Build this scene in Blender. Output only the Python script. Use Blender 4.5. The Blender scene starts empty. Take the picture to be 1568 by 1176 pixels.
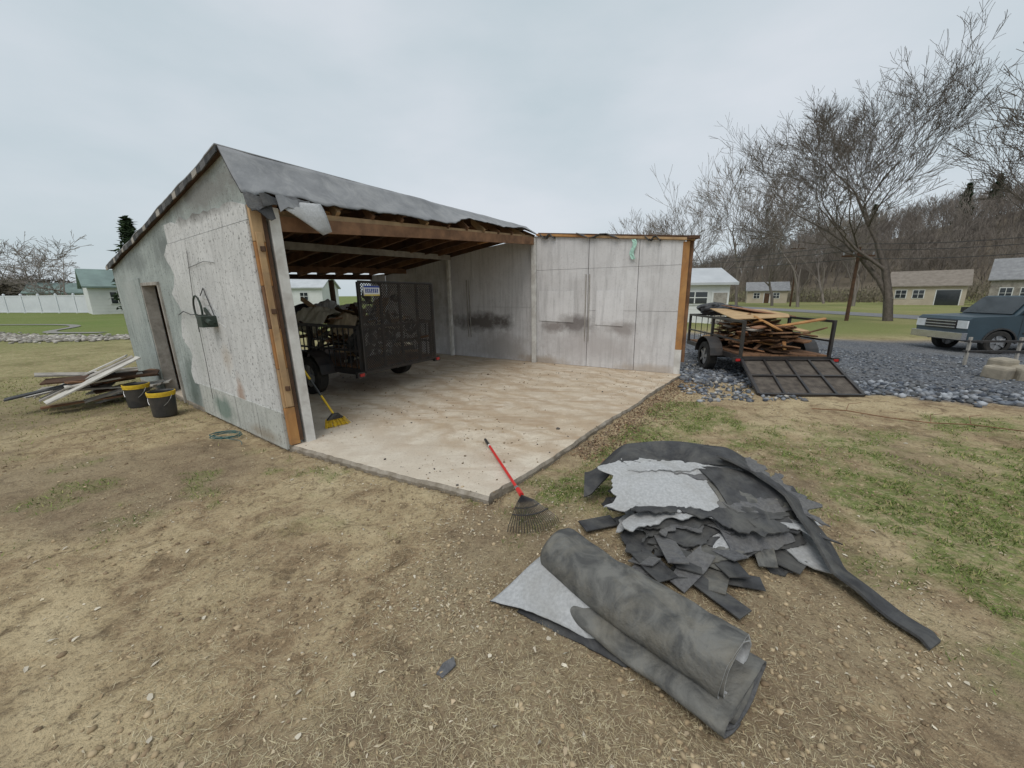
import bpy, math, random, bmesh
import numpy as np
from mathutils import Vector, Matrix
random.seed(7); rng=np.random.default_rng(7)
sc=bpy.context.scene
H=1.65
sc.view_settings.view_transform='Standard'; sc.view_settings.look='None'; sc.view_settings.exposure=0
# ------------------------------------------------------------------ camera
cam=bpy.data.cameras.new("camera"); co=bpy.data.objects.new("camera",cam); sc.collection.objects.link(co)
cam.sensor_width=36; cam.lens=591/1568*36; cam.clip_end=3000; cam.clip_start=0.05
co.matrix_world=Matrix.Translation((0,0,H))@Matrix.Rotation(math.pi/2-math.radians(13.05),4,'X')@Matrix.Rotation(-math.radians(0.4),4,'Z')
sc.camera=co
# ------------------------------------------------------------------ world
SUN_EL=math.radians(58); SUN_AZ=math.radians(200)
w=bpy.data.worlds.new("World"); sc.world=w; w.use_nodes=True
nt=w.node_tree; N=nt.nodes; L=nt.links; N.clear()
out=N.new("ShaderNodeOutputWorld"); bg=N.new("ShaderNodeBackground"); bg.inputs[1].default_value=0.1
sky=N.new("ShaderNodeTexSky"); sky.sky_type='NISHITA'; sky.sun_disc=False; sky.sun_elevation=SUN_EL; sky.sun_rotation=SUN_AZ
sky.air_density=1.0; sky.dust_density=4
tc=N.new("ShaderNodeTexCoord"); mp=N.new("ShaderNodeMapping"); mp.inputs['Scale'].default_value=(1,1,2.6)
nz=N.new("ShaderNodeTexNoise"); nz.inputs['Scale'].default_value=1.5; nz.inputs['Detail'].default_value=6; nz.inputs['Roughness'].default_value=.5
cr=N.new("ShaderNodeValToRGB"); cr.color_ramp.elements[0].position=.3; cr.color_ramp.elements[0].color=(.52,.63,.675,1)
cr.color_ramp.elements[1].position=.70; cr.color_ramp.elements[1].color=(.76,.805,.855,1)
mul=N.new("ShaderNodeMix"); mul.data_type='RGBA'; mul.blend_type='MULTIPLY'; mul.inputs[0].default_value=1; mul.inputs[7].default_value=(10,10,10,1)
mix=N.new("ShaderNodeMix"); mix.data_type='RGBA'; mix.inputs[0].default_value=.86
L.new(tc.outputs['Generated'],mp.inputs[0]); L.new(mp.outputs[0],nz.inputs['Vector']); L.new(nz.outputs['Fac'],cr.inputs[0]); L.new(cr.outputs[0],mul.inputs[6])
L.new(sky.outputs[0],mix.inputs[6]); L.new(mul.outputs[2],mix.inputs[7]); L.new(mix.outputs[2],bg.inputs[0]); L.new(bg.outputs[0],out.inputs[0])
sl=bpy.data.lights.new("sun",'SUN'); sl.energy=1.5; sl.angle=math.radians(35); sl.color=(1,.965,.91)
so=bpy.data.objects.new("sun",sl); sc.collection.objects.link(so)
so.rotation_euler=(math.pi/2-SUN_EL,0,math.pi-SUN_AZ)
# ------------------------------------------------------------------ noise helpers
def _h(ix,iy,s): 
    a=np.sin(ix*127.1+iy*311.7+s*74.7)*43758.5453
    return a-np.floor(a)
def vn(x,y,s=0):
    x=np.asarray(x,float); y=np.asarray(y,float)
    ix=np.floor(x); iy=np.floor(y); fx=x-ix; fy=y-iy
    fx=fx*fx*(3-2*fx); fy=fy*fy*(3-2*fy)
    return (_h(ix,iy,s)*(1-fx)+_h(ix+1,iy,s)*fx)*(1-fy)+(_h(ix,iy+1,s)*(1-fx)+_h(ix+1,iy+1,s)*fx)*fy
def fbm(x,y,s=0,o=4):
    r=0; a=.5
    for i in range(o):
        r=r+a*vn(np.asarray(x)*2**i,np.asarray(y)*2**i,s+i*3); a*=.5
    return r/(1-.5**o)
def ss(e0,e1,x):
    t=np.clip((x-e0)/(e1-e0),0,1); return t*t*(3-2*t)
# ------------------------------------------------------------------ materials
def newmat(name):
    m=bpy.data.materials.new(name); m.use_nodes=True; nt=m.node_tree; return m,nt,nt.nodes['Principled BSDF']
def ramp(nt,fac,stops):
    r=nt.nodes.new("ShaderNodeValToRGB"); e=r.color_ramp.elements
    while len(e)<len(stops): e.new(.5)
    for i,(p,c) in enumerate(stops): e[i].position=p; e[i].color=(*c,1)
    nt.links.new(fac,r.inputs[0]); return r.outputs[0]
def noise(nt,vec,scale,detail=6,rough=.6,dist=0):
    n=nt.nodes.new("ShaderNodeTexNoise"); n.inputs['Scale'].default_value=scale; n.inputs['Detail'].default_value=detail; n.inputs['Roughness'].default_value=rough; n.inputs['Distortion'].default_value=dist
    if vec is not None: nt.links.new(vec,n.inputs['Vector'])
    return n.outputs['Fac']
def mixc(nt,fac,a,b,mode='MIX'):
    m=nt.nodes.new("ShaderNodeMix"); m.data_type='RGBA'; m.blend_type=mode
    for s,i in ((fac,0),(a,6),(b,7)):
        if isinstance(s,(int,float)): m.inputs[i].default_value=s
        elif isinstance(s,tuple): m.inputs[i].default_value=(*s,1)
        else: nt.links.new(s,m.inputs[i])
    return m.outputs[2]
def mth(nt,op,a,b=0,clamp=False):
    m=nt.nodes.new("ShaderNodeMath"); m.operation=op; m.use_clamp=clamp
    for s,i in ((a,0),(b,1)):
        if isinstance(s,(int,float)): m.inputs[i].default_value=s
        else: nt.links.new(s,m.inputs[i])
    return m.outputs[0]
def bumpn(nt,bs,h,strength,dist=.02):
    b=nt.nodes.new("ShaderNodeBump"); b.inputs['Strength'].default_value=strength; b.inputs['Distance'].default_value=dist
    nt.links.new(h,b.inputs['Height']); nt.links.new(b.outputs[0],bs.inputs['Normal'])
def objc(nt,scale=(1,1,1)):
    t=nt.nodes.new("ShaderNodeTexCoord")
    if scale==(1,1,1): return t.outputs['Object']
    mp=nt.nodes.new("ShaderNodeMapping"); mp.inputs['Scale'].default_value=scale; nt.links.new(t.outputs['Object'],mp.inputs[0]); return mp.outputs[0]
def mat(name,c1,c2=None,scale=6,rough=.85,bump=.3,metal=0,dist=0,stretch=(1,1,1),lo=.35,hi=.65,spec=.3,detail=5,dust=None):
    m,nt,bs=newmat(name)
    if c2 is None: c2=tuple(x*.75 for x in c1)
    v=objc(nt,stretch); n=noise(nt,v,scale,detail,.6,dist)
    c=ramp(nt,n,[(lo,c1),(hi,c2)])
    if dust:
        c=mixc(nt,ramp(nt,noise(nt,objc(nt),3.3,6,.7,1),[(.45,(0,0,0)),(.75,(.7,.7,.7))]),c,dust)
    nt.links.new(c,bs.inputs['Base Color'])
    bs.inputs['Roughness'].default_value=rough; bs.inputs['Metallic'].default_value=metal; bs.inputs['Specular IOR Level'].default_value=spec
    if bump: bumpn(nt,bs,noise(nt,v,scale*6,3,.7),bump,.01)
    return m
def colattr_mat(name,rough=.9):
    m,nt,bs=newmat(name); a=nt.nodes.new("ShaderNodeAttribute"); a.attribute_name='Col'
    nt.links.new(a.outputs['Color'],bs.inputs['Base Color']); bs.inputs['Roughness'].default_value=rough; bs.inputs['Specular IOR Level'].default_value=.2
    return m
def wallmat(name,c1,c2,spots=(),specks=.5,scale=2.2):
    m,nt,bs=newmat(name); v=objc(nt)
    col=ramp(nt,noise(nt,v,scale,7,.65,.6),[(.3,c1),(.7,c2)])
    dr=noise(nt,objc(nt,(9,9,.7)),1.6,5,.6)
    col=mixc(nt,mth(nt,'MULTIPLY',ramp(nt,dr,[(.48,(0,0,0)),(.72,(1,1,1))]),.5),col,tuple(x*.58 for x in c2))
    sp=noise(nt,v,30,4,.75); col=mixc(nt,mth(nt,'MULTIPLY',ramp(nt,sp,[(.57,(0,0,0)),(.64,(1,1,1))]),specks),col,(.12,.12,.115))
    nv=noise(nt,v,3.1,6,.7)
    for pos,rad,c,st in spots:
        mp=nt.nodes.new("ShaderNodeMapping"); mp.vector_type='TEXTURE'; mp.inputs['Location'].default_value=pos; mp.inputs['Scale'].default_value=rad
        nt.links.new(v,mp.inputs[0]); ln=nt.nodes.new("ShaderNodeVectorMath"); ln.operation='LENGTH'; nt.links.new(mp.outputs[0],ln.inputs[0])
        d=mth(nt,'ADD',ln.outputs['Value'],mth(nt,'MULTIPLY',mth(nt,'SUBTRACT',nv,.5),1.7))
        f=ramp(nt,d,[(.35,(st,st,st)),(1.15,(0,0,0))]); col=mixc(nt,f,col,c)
    nt.links.new(col,bs.inputs['Base Color']); bs.inputs['Roughness'].default_value=.85; bs.inputs['Specular IOR Level'].default_value=.2
    bumpn(nt,bs,noise(nt,v,45,4,.7),.45,.01)
    return m
# ------------------------------------------------------------------ mesh builder
def root(name,loc=(0,0,0)):
    e=bpy.data.objects.new(name,None); e.location=loc; e.empty_display_size=.2; sc.collection.objects.link(e); return e
class B:
    def __init__(s): s.v=[];s.f=[];s.m=[];s.mats=[]
    def mi(s,m):
        if m not in s.mats: s.mats.append(m)
        return s.mats.index(m)
    def add(s,vs,fs,m):
        o=len(s.v); k=s.mi(m); s.v+= [tuple(x) for x in vs]
        for f in fs: s.f.append(tuple(i+o for i in f)); s.m.append(k)
    def box(s,c,sz,m,rot=None):
        c=Vector(c); hx,hy,hz=[x/2 for x in sz]; vs=[]
        for z in(-hz,hz):
            for x,y in((-hx,-hy),(hx,-hy),(hx,hy),(-hx,hy)):
                p=Vector((x,y,z)); 
                if rot is not None: p=rot@p
                vs.append(c+p)
        s.add(vs,[(3,2,1,0),(4,5,6,7),(0,1,5,4),(1,2,6,5),(2,3,7,6),(3,0,4,7)],m)
    def beam(s,p0,p1,wd,ht,m,up=(0,0,1)):
        p0=Vector(p0);p1=Vector(p1);d=(p1-p0).normalized(); up=Vector(up)
        if abs(d.dot(up))>.98: up=Vector((1,0,0)) if abs(d.x)<.9 else Vector((0,1,0))
        sx=d.cross(up).normalized(); u=sx.cross(d)
        vs=[]
        for p in(p0,p1):
            for a,b in((-1,-1),(1,-1),(1,1),(-1,1)): vs.append(p+sx*a*wd/2+u*b*ht/2)
        s.add(vs,[(3,2,1,0),(4,5,6,7),(0,1,5,4),(1,2,6,5),(2,3,7,6),(3,0,4,7)],m)
    def tube(s,p0,p1,r0,m,r1=None,n=8):
        r1=r0 if r1 is None else r1
        p0=Vector(p0);p1=Vector(p1);d=(p1-p0).normalized(); up=Vector((0,0,1)) if abs(d.z)<.9 else Vector((1,0,0))
        sx=d.cross(up).normalized(); u=sx.cross(d); vs=[]
        for p,r in((p0,r0),(p1,r1)):
            for i in range(n):
                a=2*math.pi*i/n; vs.append(p+(sx*math.cos(a)+u*math.sin(a))*r)
        fs=[(i,(i+1)%n,n+(i+1)%n,n+i) for i in range(n)]+[tuple(range(n-1,-1,-1)),tuple(range(n,2*n))]
        s.add(vs,fs,m)
    def path(s,pts,r,m,n=6):
        for a,b in zip(pts[:-1],pts[1:]): s.tube(a,b,r,m,n=n)
    def prism(s,pts,off,m):
        n=len(pts); off=Vector(off); vs=[Vector(p) for p in pts]+[Vector(p)+off for p in pts]
        fs=[tuple(range(n)),tuple(range(2*n-1,n-1,-1))]+[(i,n+i,n+(i+1)%n,(i+1)%n) for i in range(n)]
        s.add(vs,fs,m)
    def grid(s,nu,nv,f,m):
        vs=[f(i/(nu-1),j/(nv-1)) for i in range(nu) for j in range(nv)]
        fs=[(i*nv+j,(i+1)*nv+j,(i+1)*nv+j+1,i*nv+j+1) for i in range(nu-1) for j in range(nv-1)]
        s.add(vs,fs,m)
    def obj(s,name,parent=None,smooth=False,bevel=0,solid=0,matoff=0,warp=None):
        me=bpy.data.meshes.new(name); 
        if warp: s.v=[warp(p) for p in s.v]
        me.from_pydata(s.v,[],s.f); me.update()
        for m in s.mats: me.materials.append(m)
        me.polygons.foreach_set('material_index',s.m)
        if smooth: me.polygons.foreach_set('use_smooth',[True]*len(s.f))
        bm=bmesh.new(); bm.from_mesh(me); 
        if not solid: bmesh.ops.recalc_face_normals(bm,faces=bm.faces)
        bm.to_mesh(me); bm.free()
        o=bpy.data.objects.new(name,me); sc.collection.objects.link(o)
        if parent: o.parent=parent
        if solid:
            md=o.modifiers.new("sol",'SOLIDIFY'); md.thickness=solid; md.offset=0; md.material_offset=matoff
        if bevel:
            md=o.modifiers.new("bev",'BEVEL'); md.width=bevel; md.segments=2; md.limit_method='ANGLE'; md.angle_limit=math.radians(40)
        return o
def npmesh(name,V,F,mat_,cols=None,parent=None,smooth=False):
    me=bpy.data.meshes.new(name); k=F.shape[1]
    me.vertices.add(len(V)); me.vertices.foreach_set('co',V.astype(np.float32).ravel())
    me.loops.add(F.size); me.loops.foreach_set('vertex_index',F.astype(np.int32).ravel())
    me.polygons.add(len(F)); me.polygons.foreach_set('loop_start',(np.arange(len(F))*k).astype(np.int32)); 
    me.polygons.foreach_set('loop_total',np.full(len(F),k,np.int32))
    me.update(calc_edges=True)
    if cols is not None:
        at=me.color_attributes.new('Col','FLOAT_COLOR','CORNER'); c=np.ones((len(F),k,4),np.float32); c[:,:,:3]=cols[:,None,:]
        at.data.foreach_set('color',c.ravel())
    if smooth: me.polygons.foreach_set('use_smooth',np.ones(len(F),bool))
    me.materials.append(mat_)
    o=bpy.data.objects.new(name,me); sc.collection.objects.link(o)
    if parent: o.parent=parent
    return o
# ------------------------------------------------------------------ layout
A=Vector((-2.43,3.96,0)); Bc=Vector((-.19,2.84,0)); C=Vector((3.30,7.66,0)); P=Vector((.57,9.2,0))
eL=Vector((-.811,.585,0)).normalized(); WL=6.2; Wc=A+eL*WL; eP=(C-P).normalized(); DL=4.75; D=P-eP*DL
nL=Vector((.585,.811,0))
slabpoly=np.array([[A.x,A.y],[Bc.x,Bc.y],[C.x+.1,C.y],[P.x,P.y+.15],[D.x,D.y],[Wc.x,Wc.y]])
def inpoly(x,y,poly):
    ins=np.zeros(np.shape(x),bool); n=len(poly)
    for i in range(n):
        x1,y1=poly[i]; x2,y2=poly[(i+1)%n]
        c=((y1>y)!=(y2>y))&(x<(x2-x1)*(y-y1)/(y2-y1+1e-12)+x1); ins^=c
    return ins
# ------------------------------------------------------------------ ground
def terrain(x,y):
    z=-.42*ss(7,17,x)*ss(3,9,y)
    d=x*.84+y*.54; lat=-x*.54+y*.84
    z=z+30*ss(104,204,d)*(1-.80*ss(-20,150,lat))*ss(0,60,x+10)
    return z
def micro(x,y):
    r=np.hypot(x,y); m=.045*(fbm(x*1.3,y*1.3,5)-.5)+.028*(fbm(x*6,y*6,9,3)-.5)
    return m*(1-ss(14,25,r))
def gh(x,y): 
    return terrain(x,y)+micro(x,y)
def grline(x): return np.where(x<5.2, 7.0, 6.5-(x-5.2)*.50)
def masks(x,y):
    bd=Vector((C.x-Bc.x,C.y-Bc.y)); bl=bd.length; bd/=bl
    t=(x-Bc.x)*bd.x+(y-Bc.y)*bd.y; e=(x-Bc.x)*bd.y-(y-Bc.y)*bd.x
    n1=fbm(x*.8,y*.8,21); n2=fbm(x*3.5,y*3.5,31)
    nn=.5*n1+.5*n2
    band=ss(.05,.35,e)*(1-ss(1.0,1.9,e))*ss(-.3,.5,t)*(1-ss(3.6,5.0,t))
    farR=ss(1.2,2.4,x)*ss(.6,1.3,e)*(1-ss(4.8,5.7,y))
    edgeR=ss(1.7,2.4,x-.15*y)*(1-ss(2.8,4.4,y))
    g=np.clip(np.maximum(np.maximum(band*.69,farR*.605),edgeR*.82),0,1)
    g=ss(-.04,.22,g-nn*1.05+.02)*.9*(g>.03)
    lef=ss(3.0,7,-x)*ss(3,7,y); gl=lef*ss(.28,.62,nn+.35*ss(8,16,np.hypot(x,y)))
    far=np.maximum(ss(15,21,y),ss(11,17,-x)*ss(2,6,y))
    g=np.maximum(g,np.clip(np.maximum(gl*.75,far),0,1))
    g=np.maximum(g,.5*ss(.60,.70,n2)*ss(2,3.2,y)*(1-ss(3.6,4.2,y)))
    near=grline(x)+ .6*(n2-.5)
    gr=ss(-.15,.15,y-near)*ss(3.15,3.6,x+ .3*(n2-.5))*(1-ss(16.2,17.4,y+.5*n1))
    gr=gr*(1-ss(30,34,x))
    g=g*(1-gr)
    wet=ss(.44,.62,fbm(x*.6+3,y*.6,51))*(1-ss(10,14,np.hypot(x,y)))
    dry=ss(.34,.60,fbm(x*.25,y*.25,61)); dry=np.maximum(dry,.45*(x>0)*(y>12))
    dry=np.where((x>0)&(y<8),dry*.5,dry)
    dry=np.where((x<-8)&(y>17.0+ .8*n1),dry*.2,dry); dry=np.where((x<-4)&(y<16.5),np.maximum(dry*.8,.5),dry)
    return g,gr,wet,dry
def axis(fine,lo,hi,c0,c1):
    a=list(np.arange(c0,c1,fine)); st=fine; x=a[-1]
    while x<hi: st=min(st*1.09,14); x+=st; a.append(x)
    st=fine; x=a[0]; l=[]
    while x>lo: st=min(st*1.09,14); x-=st; l.append(x)
    return np.array(l[::-1]+a)
xs=axis(.05,-900,900,-4.5,6); ys=axis(.05,-60,1200,.7,7.5)
X,Y=np.meshgrid(xs,ys,indexing='ij'); Z=gh(X,Y)
ins=inpoly(X,Y,slabpoly); Z=np.where(ins,-.06,Z)
V=np.stack([X,Y,Z],-1).reshape(-1,3); nx,ny=X.shape
I=np.arange(nx*ny).reshape(nx,ny); F=np.stack([I[:-1,:-1],I[1:,:-1],I[1:,1:],I[:-1,1:]],-1).reshape(-1,4)
gm,nt,bs=newmat("ground_soil")
geo=nt.nodes.new("ShaderNodeNewGeometry"); pv=geo.outputs['Position']
at=nt.nodes.new("ShaderNodeAttribute"); at.attribute_name='mask'; sep=nt.nodes.new("ShaderNodeSeparateColor"); nt.links.new(at.outputs['Color'],sep.inputs[0])
n_big=noise(nt,pv,1.0,7,.66,.7); n_mid=noise(nt,pv,6,6,.72,.8); n_fin=noise(nt,pv,42,4,.75); n_f2=noise(nt,pv,120,3,.7)
dirt=ramp(nt,n_big,[(.32,(.18,.125,.073)),(.43,(.31,.225,.135)),(.54,(.43,.335,.20)),(.66,(.53,.43,.27))])
dirt=mixc(nt,ramp(nt,n_mid,[(.47,(0,0,0)),(.62,(.6,.6,.6))]),dirt,(.53,.43,.27))
dirt=mixc(nt,ramp(nt,n_mid,[(.34,(.8,.8,.8)),(.46,(0,0,0))]),dirt,(.14,.10,.06))
dirt=mixc(nt,mth(nt,'MULTIPLY',sep.outputs[2],.6),dirt,(.215,.165,.11))
dirt=mixc(nt,ramp(nt,n_fin,[(.36,(.65,.65,.65)),(.48,(0,0,0))]),dirt,(.13,.095,.06))
dirt=mixc(nt,ramp(nt,n_f2,[(.60,(0,0,0)),(.70,(.6,.6,.6))]),dirt,(.60,.52,.37))
gA=ramp(nt,noise(nt,pv,22,5,.75),[(.3,(.05,.07,.018)),(.5,(.13,.18,.045)),(.68,(.23,.27,.09))])
gB=ramp(nt,noise(nt,pv,18,5,.75),[(.3,(.15,.14,.06)),(.5,(.25,.235,.10)),(.7,(.38,.335,.18))])
grass=mixc(nt,at.outputs['Alpha'],gA,gB)
grass=mixc(nt,ramp(nt,noise(nt,pv,.22,5,.65),[(.4,(0,0,0)),(.62,(.5,.5,.5))]),grass,(.19,.20,.075))
vo=nt.nodes.new("ShaderNodeTexVoronoi"); vo.inputs['Scale'].default_value=24; nt.links.new(pv,vo.inputs['Vector'])
vs_=nt.nodes.new("ShaderNodeSeparateColor"); nt.links.new(vo.outputs['Color'],vs_.inputs[0])
grav=ramp(nt,vs_.outputs[0],[(0,(.08,.088,.105)),(.5,(.175,.188,.21)),(1,(.32,.335,.36))])
grav=mixc(nt,ramp(nt,vo.outputs['Distance'],[(.35,(0,0,0)),(.75,(.8,.8,.8))]),grav,(.05,.05,.055))
grav=mixc(nt,ramp(nt,noise(nt,pv,.5,5,.7),[(.45,(0,0,0)),(.7,(.5,.5,.5))]),grav,(.21,.20,.185))
gfac=mth(nt,'MULTIPLY',sep.outputs[0],ramp(nt,noise(nt,pv,12,4,.75),[(.40,(.22,.22,.22)),(.56,(1,1,1))]))
far_f=nt.nodes.new("ShaderNodeSeparateXYZ"); nt.links.new(pv,far_f.inputs[0])
gfac=mth(nt,'MAXIMUM',gfac,mth(nt,'MULTIPLY',sep.outputs[0],mth(nt,'MULTIPLY',mth(nt,'SUBTRACT',far_f.outputs['Y'],9),.12,True)))
c=mixc(nt,gfac,dirt,grass); c=mixc(nt,sep.outputs[1],c,grav)
hf=ramp(nt,mth(nt,'MULTIPLY',far_f.outputs['Z'],.3),[(.15,(0,0,0)),(.8,(1,1,1))])
c=mixc(nt,hf,c,ramp(nt,noise(nt,pv,.12,6,.7),[(.35,(.10,.083,.06)),(.65,(.18,.15,.115))]))
nt.links.new(c,bs.inputs['Base Color']); bs.inputs['Roughness'].default_value=.95; bs.inputs['Specular IOR Level'].default_value=.15
hsum=mth(nt,'ADD',mth(nt,'MULTIPLY',n_mid,.8),mth(nt,'ADD',mth(nt,'MULTIPLY',n_fin,.4),mth(nt,'MULTIPLY',vo.outputs['Distance'],mth(nt,'MULTIPLY',sep.outputs[1],-.9))))
bumpn(nt,bs,hsum,1.0,.042)
ground=npmesh("ground",V,F,gm,smooth=True)
g,gr,wet,dry=masks(V[:,0],V[:,1])
at=ground.data.color_attributes.new('mask','FLOAT_COLOR','POINT'); at.data.foreach_set('color',np.stack([g,gr,wet,dry],-1).astype(np.float32).ravel())
# ------------------------------------------------------------------ scatter
cm=colattr_mat("litter_col")
def polar(n,a0,a1,r0,r1,p=1.0):
    az=np.radians(rng.uniform(a0,a1,n)); u=rng.random(n); r=r0*(r1/r0)**(u**p); return np.sin(az)*r,np.cos(az)*r
def flakes(x,y,ln,wd,pal,lift=.006,curl=.4):
    n=len(x); a=rng.uniform(0,2*np.pi,n); z=gh(x,y)+lift; tilt=rng.normal(0,curl,n)
    ca,sa=np.cos(a),np.sin(a)
    dx=np.stack([ca,sa,tilt*.6],-1)*ln[:,None]/2; dy=np.stack([-sa,ca,rng.normal(0,curl*.7,n)],-1)*wd[:,None]/2
    p=np.stack([x,y,z],-1); k=rng.uniform(.35,1,(6,n,1)); up=np.array([0,0,1.])*(np.abs(tilt)*wd*.8)[:,None]
    V=np.stack([p-dx*k[0]*1.1,p-dx*.35+dy*k[1]+up,p+dx*.4+dy*k[2]+up*.6,p+dx*k[3]*1.1,p+dx*.3-dy*k[4]+up*.8,p-dx*.4-dy*k[5]],1)
    V[:,:,2]=np.maximum(V[:,:,2],(z-lift+.002)[:,None])
    pal=np.array(pal); c=pal[rng.integers(0,len(pal),n)]*rng.uniform(.7,1.12,(n,1))
    return V.reshape(-1,3),np.arange(6*n).reshape(n,6),c
def merge(parts):
    Vs=[];Fs=[];Cs=[];o=0
    for v,f,c in parts: Vs.append(v);Fs.append(f+o);Cs.append(c);o+=len(v)
    return np.concatenate(Vs),np.concatenate(Fs),np.concatenate(Cs)
def keep(x,y,dens):
    g,gr,_,_=masks(x,y); k=(~inpoly(x,y,slabpoly))&(rng.random(len(x))<dens(x,y,g,gr)); return x[k],y[k]
leafpal=[(.46,.37,.24),(.52,.43,.30),(.38,.28,.17),(.27,.19,.12),(.62,.55,.43),(.42,.32,.20),(.56,.48,.35)]
x,y=polar(44000,-58,58,.9,15); x,y=keep(x,y,lambda x,y,g,gr:(.08+.92*ss(.48,.66,fbm(x*1.1,y*1.1,77)))*(1-.8*gr)); n=len(x)
parts=[flakes(x,y,np.minimum(rng.gamma(3,.005,n)+.005,.04),np.minimum(rng.gamma(3,.0026,n)+.003,.022),leafpal,.004,.3)]
x,y=polar(90000,-58,58,.9,10); x,y=keep(x,y,lambda x,y,g,gr:(.2+.8*ss(.40,.6,fbm(x*1.7,y*1.7,88)))*(1-gr)); n=len(x)
parts.append(flakes(x,y,rng.uniform(.02,.07,n),rng.uniform(.0012,.0028,n),[(.52,.44,.28),(.42,.34,.20),(.60,.52,.35),(.24,.17,.11)],.005,.2))
x,y=polar(300,-58,58,.9,8); x,y=keep(x,y,lambda x,y,g,gr:.6+0*x); n=len(x)
parts.append(flakes(x,y,rng.uniform(.025,.05,n),rng.uniform(.012,.026,n),[(.62,.56,.45),(.48,.38,.26),(.56,.5,.4)],.007,.5))
bd=(C-Bc).normalized(); bn=Vector((bd.y,-bd.x,0)); t=rng.uniform(1.2,6,3600); e=rng.gamma(2,.13,3600)+.06
x=Bc.x+bd.x*t+bn.x*e; y=Bc.y+bd.y*t+bn.y*e; n=3600
parts.append(flakes(x,y,rng.uniform(.015,.05,n),rng.uniform(.008,.026,n),[(.30,.19,.11),(.22,.14,.09),(.42,.31,.2),(.16,.11,.08)],.006,.5))
V,F,Cc=merge(parts); npmesh("leaf_litter",V,F,cm,Cc)
x,y=polar(260000,-20,58,1.0,9,.8); g_,gr_,_,_=masks(x,y); k=(~inpoly(x,y,slabpoly))&(rng.random(len(x))<(g_**1.3)*.85*(.06+.94*ss(.44,.6,fbm(x*7,y*7,3))))&(gr_<.3); x=x[k];y=y[k]
x2,y2=polar(80000,-58,-20,3.5,13,.8); g_,_,_,_=masks(x2,y2); k=(~inpoly(x2,y2,slabpoly))&(rng.random(len(x2))<g_*.5); x=np.concatenate([x,x2[k]]);y=np.concatenate([y,y2[k]])
n=len(x); a=rng.uniform(0,6.28,n); h=rng.uniform(.010,.036,n); lean=rng.normal(0,.8,(n,2))*h[:,None]; z=gh(x,y)
wd=.0018+.0005*np.hypot(x,y)
b=np.stack([x,y,z],-1); dx=np.stack([np.cos(a)*wd,np.sin(a)*wd,0*a],-1); tip=b+np.concatenate([lean,h[:,None]],1)
V=np.stack([b-dx,b+dx,tip],1).reshape(-1,3); gp=np.array([(.115,.175,.04),(.16,.22,.055),(.21,.26,.075),(.08,.12,.03),(.34,.32,.13)])
dryc=masks(x,y)[3]; gc=gp[rng.integers(0,5,n)]*rng.uniform(.7,1.25,(n,1)); gc=gc*(1-.5*dryc[:,None])+np.array([.36,.31,.15])*.5*dryc[:,None]
npmesh("grass",V,np.arange(3*n).reshape(n,3),cm,gc)
ico=[(0,0,1),(.9,0,.45),(.28,.85,.45),(-.72,.52,.45),(-.72,-.52,.45),(.28,-.85,.45),(.72,.52,-.45),(-.28,.85,-.45),(-.9,0,-.45),(-.28,-.85,-.45),(.72,-.52,-.45),(0,0,-1)]
icf=[(0,1,2),(0,2,3),(0,3,4),(0,4,5),(0,5,1),(1,6,2),(2,7,3),(3,8,4),(4,9,5),(5,10,1),(2,6,7),(3,7,8),(4,8,9),(5,9,10),(1,10,6),(11,7,6),(11,8,7),(11,9,8),(11,10,9),(11,6,10)]
ico=np.array(ico);icf=np.array(icf)
def rocks(x,y,r,pal,sink=.35):
    n=len(x); V=ico[None]*rng.uniform(.65,1.25,(n,12,1)); sc_=np.stack([rng.uniform(.8,1.4,n),rng.uniform(.7,1.1,n),rng.uniform(.45,.8,n)],-1)*r[:,None]; V=V*sc_[:,None]
    a=rng.uniform(0,6.28,n); ca,sa=np.cos(a)[:,None],np.sin(a)[:,None]; V=np.stack([V[:,:,0]*ca-V[:,:,1]*sa,V[:,:,0]*sa+V[:,:,1]*ca,V[:,:,2]],-1)
    V+=np.stack([x,y,gh(x,y)+r*(sink)],-1)[:,None]; F=(icf[None]+(np.arange(n)*12)[:,None,None]).reshape(-1,3)
    pal=np.array(pal); c=np.repeat(pal[rng.integers(0,len(pal),n)]*rng.uniform(.7,1.25,(n,1)),20,0); return V.reshape(-1,3),F,c
gpal=[(.075,.085,.105),(.13,.145,.17),(.2,.215,.24),(.31,.325,.35),(.10,.105,.11),(.16,.16,.165)]
x=rng.uniform(3.2,17,36000);y=rng.uniform(2.6,12,36000); _,gr_,_,_=masks(x,y)
k=(gr_>.4)&(rng.random(len(x))<.22+.78*(1-ss(.5,1.8,y-grline(x))))&~inpoly(x,y,slabpoly); x=x[k];y=y[k];n=len(x)
r=np.where(y-grline(x)<1.3,rng.gamma(3,.009,n)+.012,rng.uniform(.012,.03,n))
p1=rocks(x,y,np.minimum(r,.06),gpal)
x=rng.uniform(2.9,4.6,1300);y=rng.uniform(5.8,9.5,1300);k=(x>C.x+.14-(7.66-y)*.5)&(rng.random(1300)<.8);x=x[k];y=y[k]; p2=rocks(x,y,rng.uniform(.012,.05,len(x)),gpal+[(.4,.37,.32)])
V,F,Cc=merge([p1,p2]); npmesh("gravel",V,F,cm,Cc)
t=rng.uniform(0,1,3600); bx=-34+t*20; by=17.0+1.3*np.sin(t*6)+rng.normal(0,.5,3600)
V,F,Cc=rocks(bx,by,rng.uniform(.04,.11,3600),[(.36,.34,.30),(.27,.25,.22),(.44,.41,.37),(.2,.18,.15)]); npmesh("stone_bed",V,F,cm,Cc)
x,y=polar(9000,-58,58,.9,8);x,y=keep(x,y,lambda x,y,g,gr:ss(.4,.65,fbm(x*1.4,y*1.4,12))*(1-gr)+.1)
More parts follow.
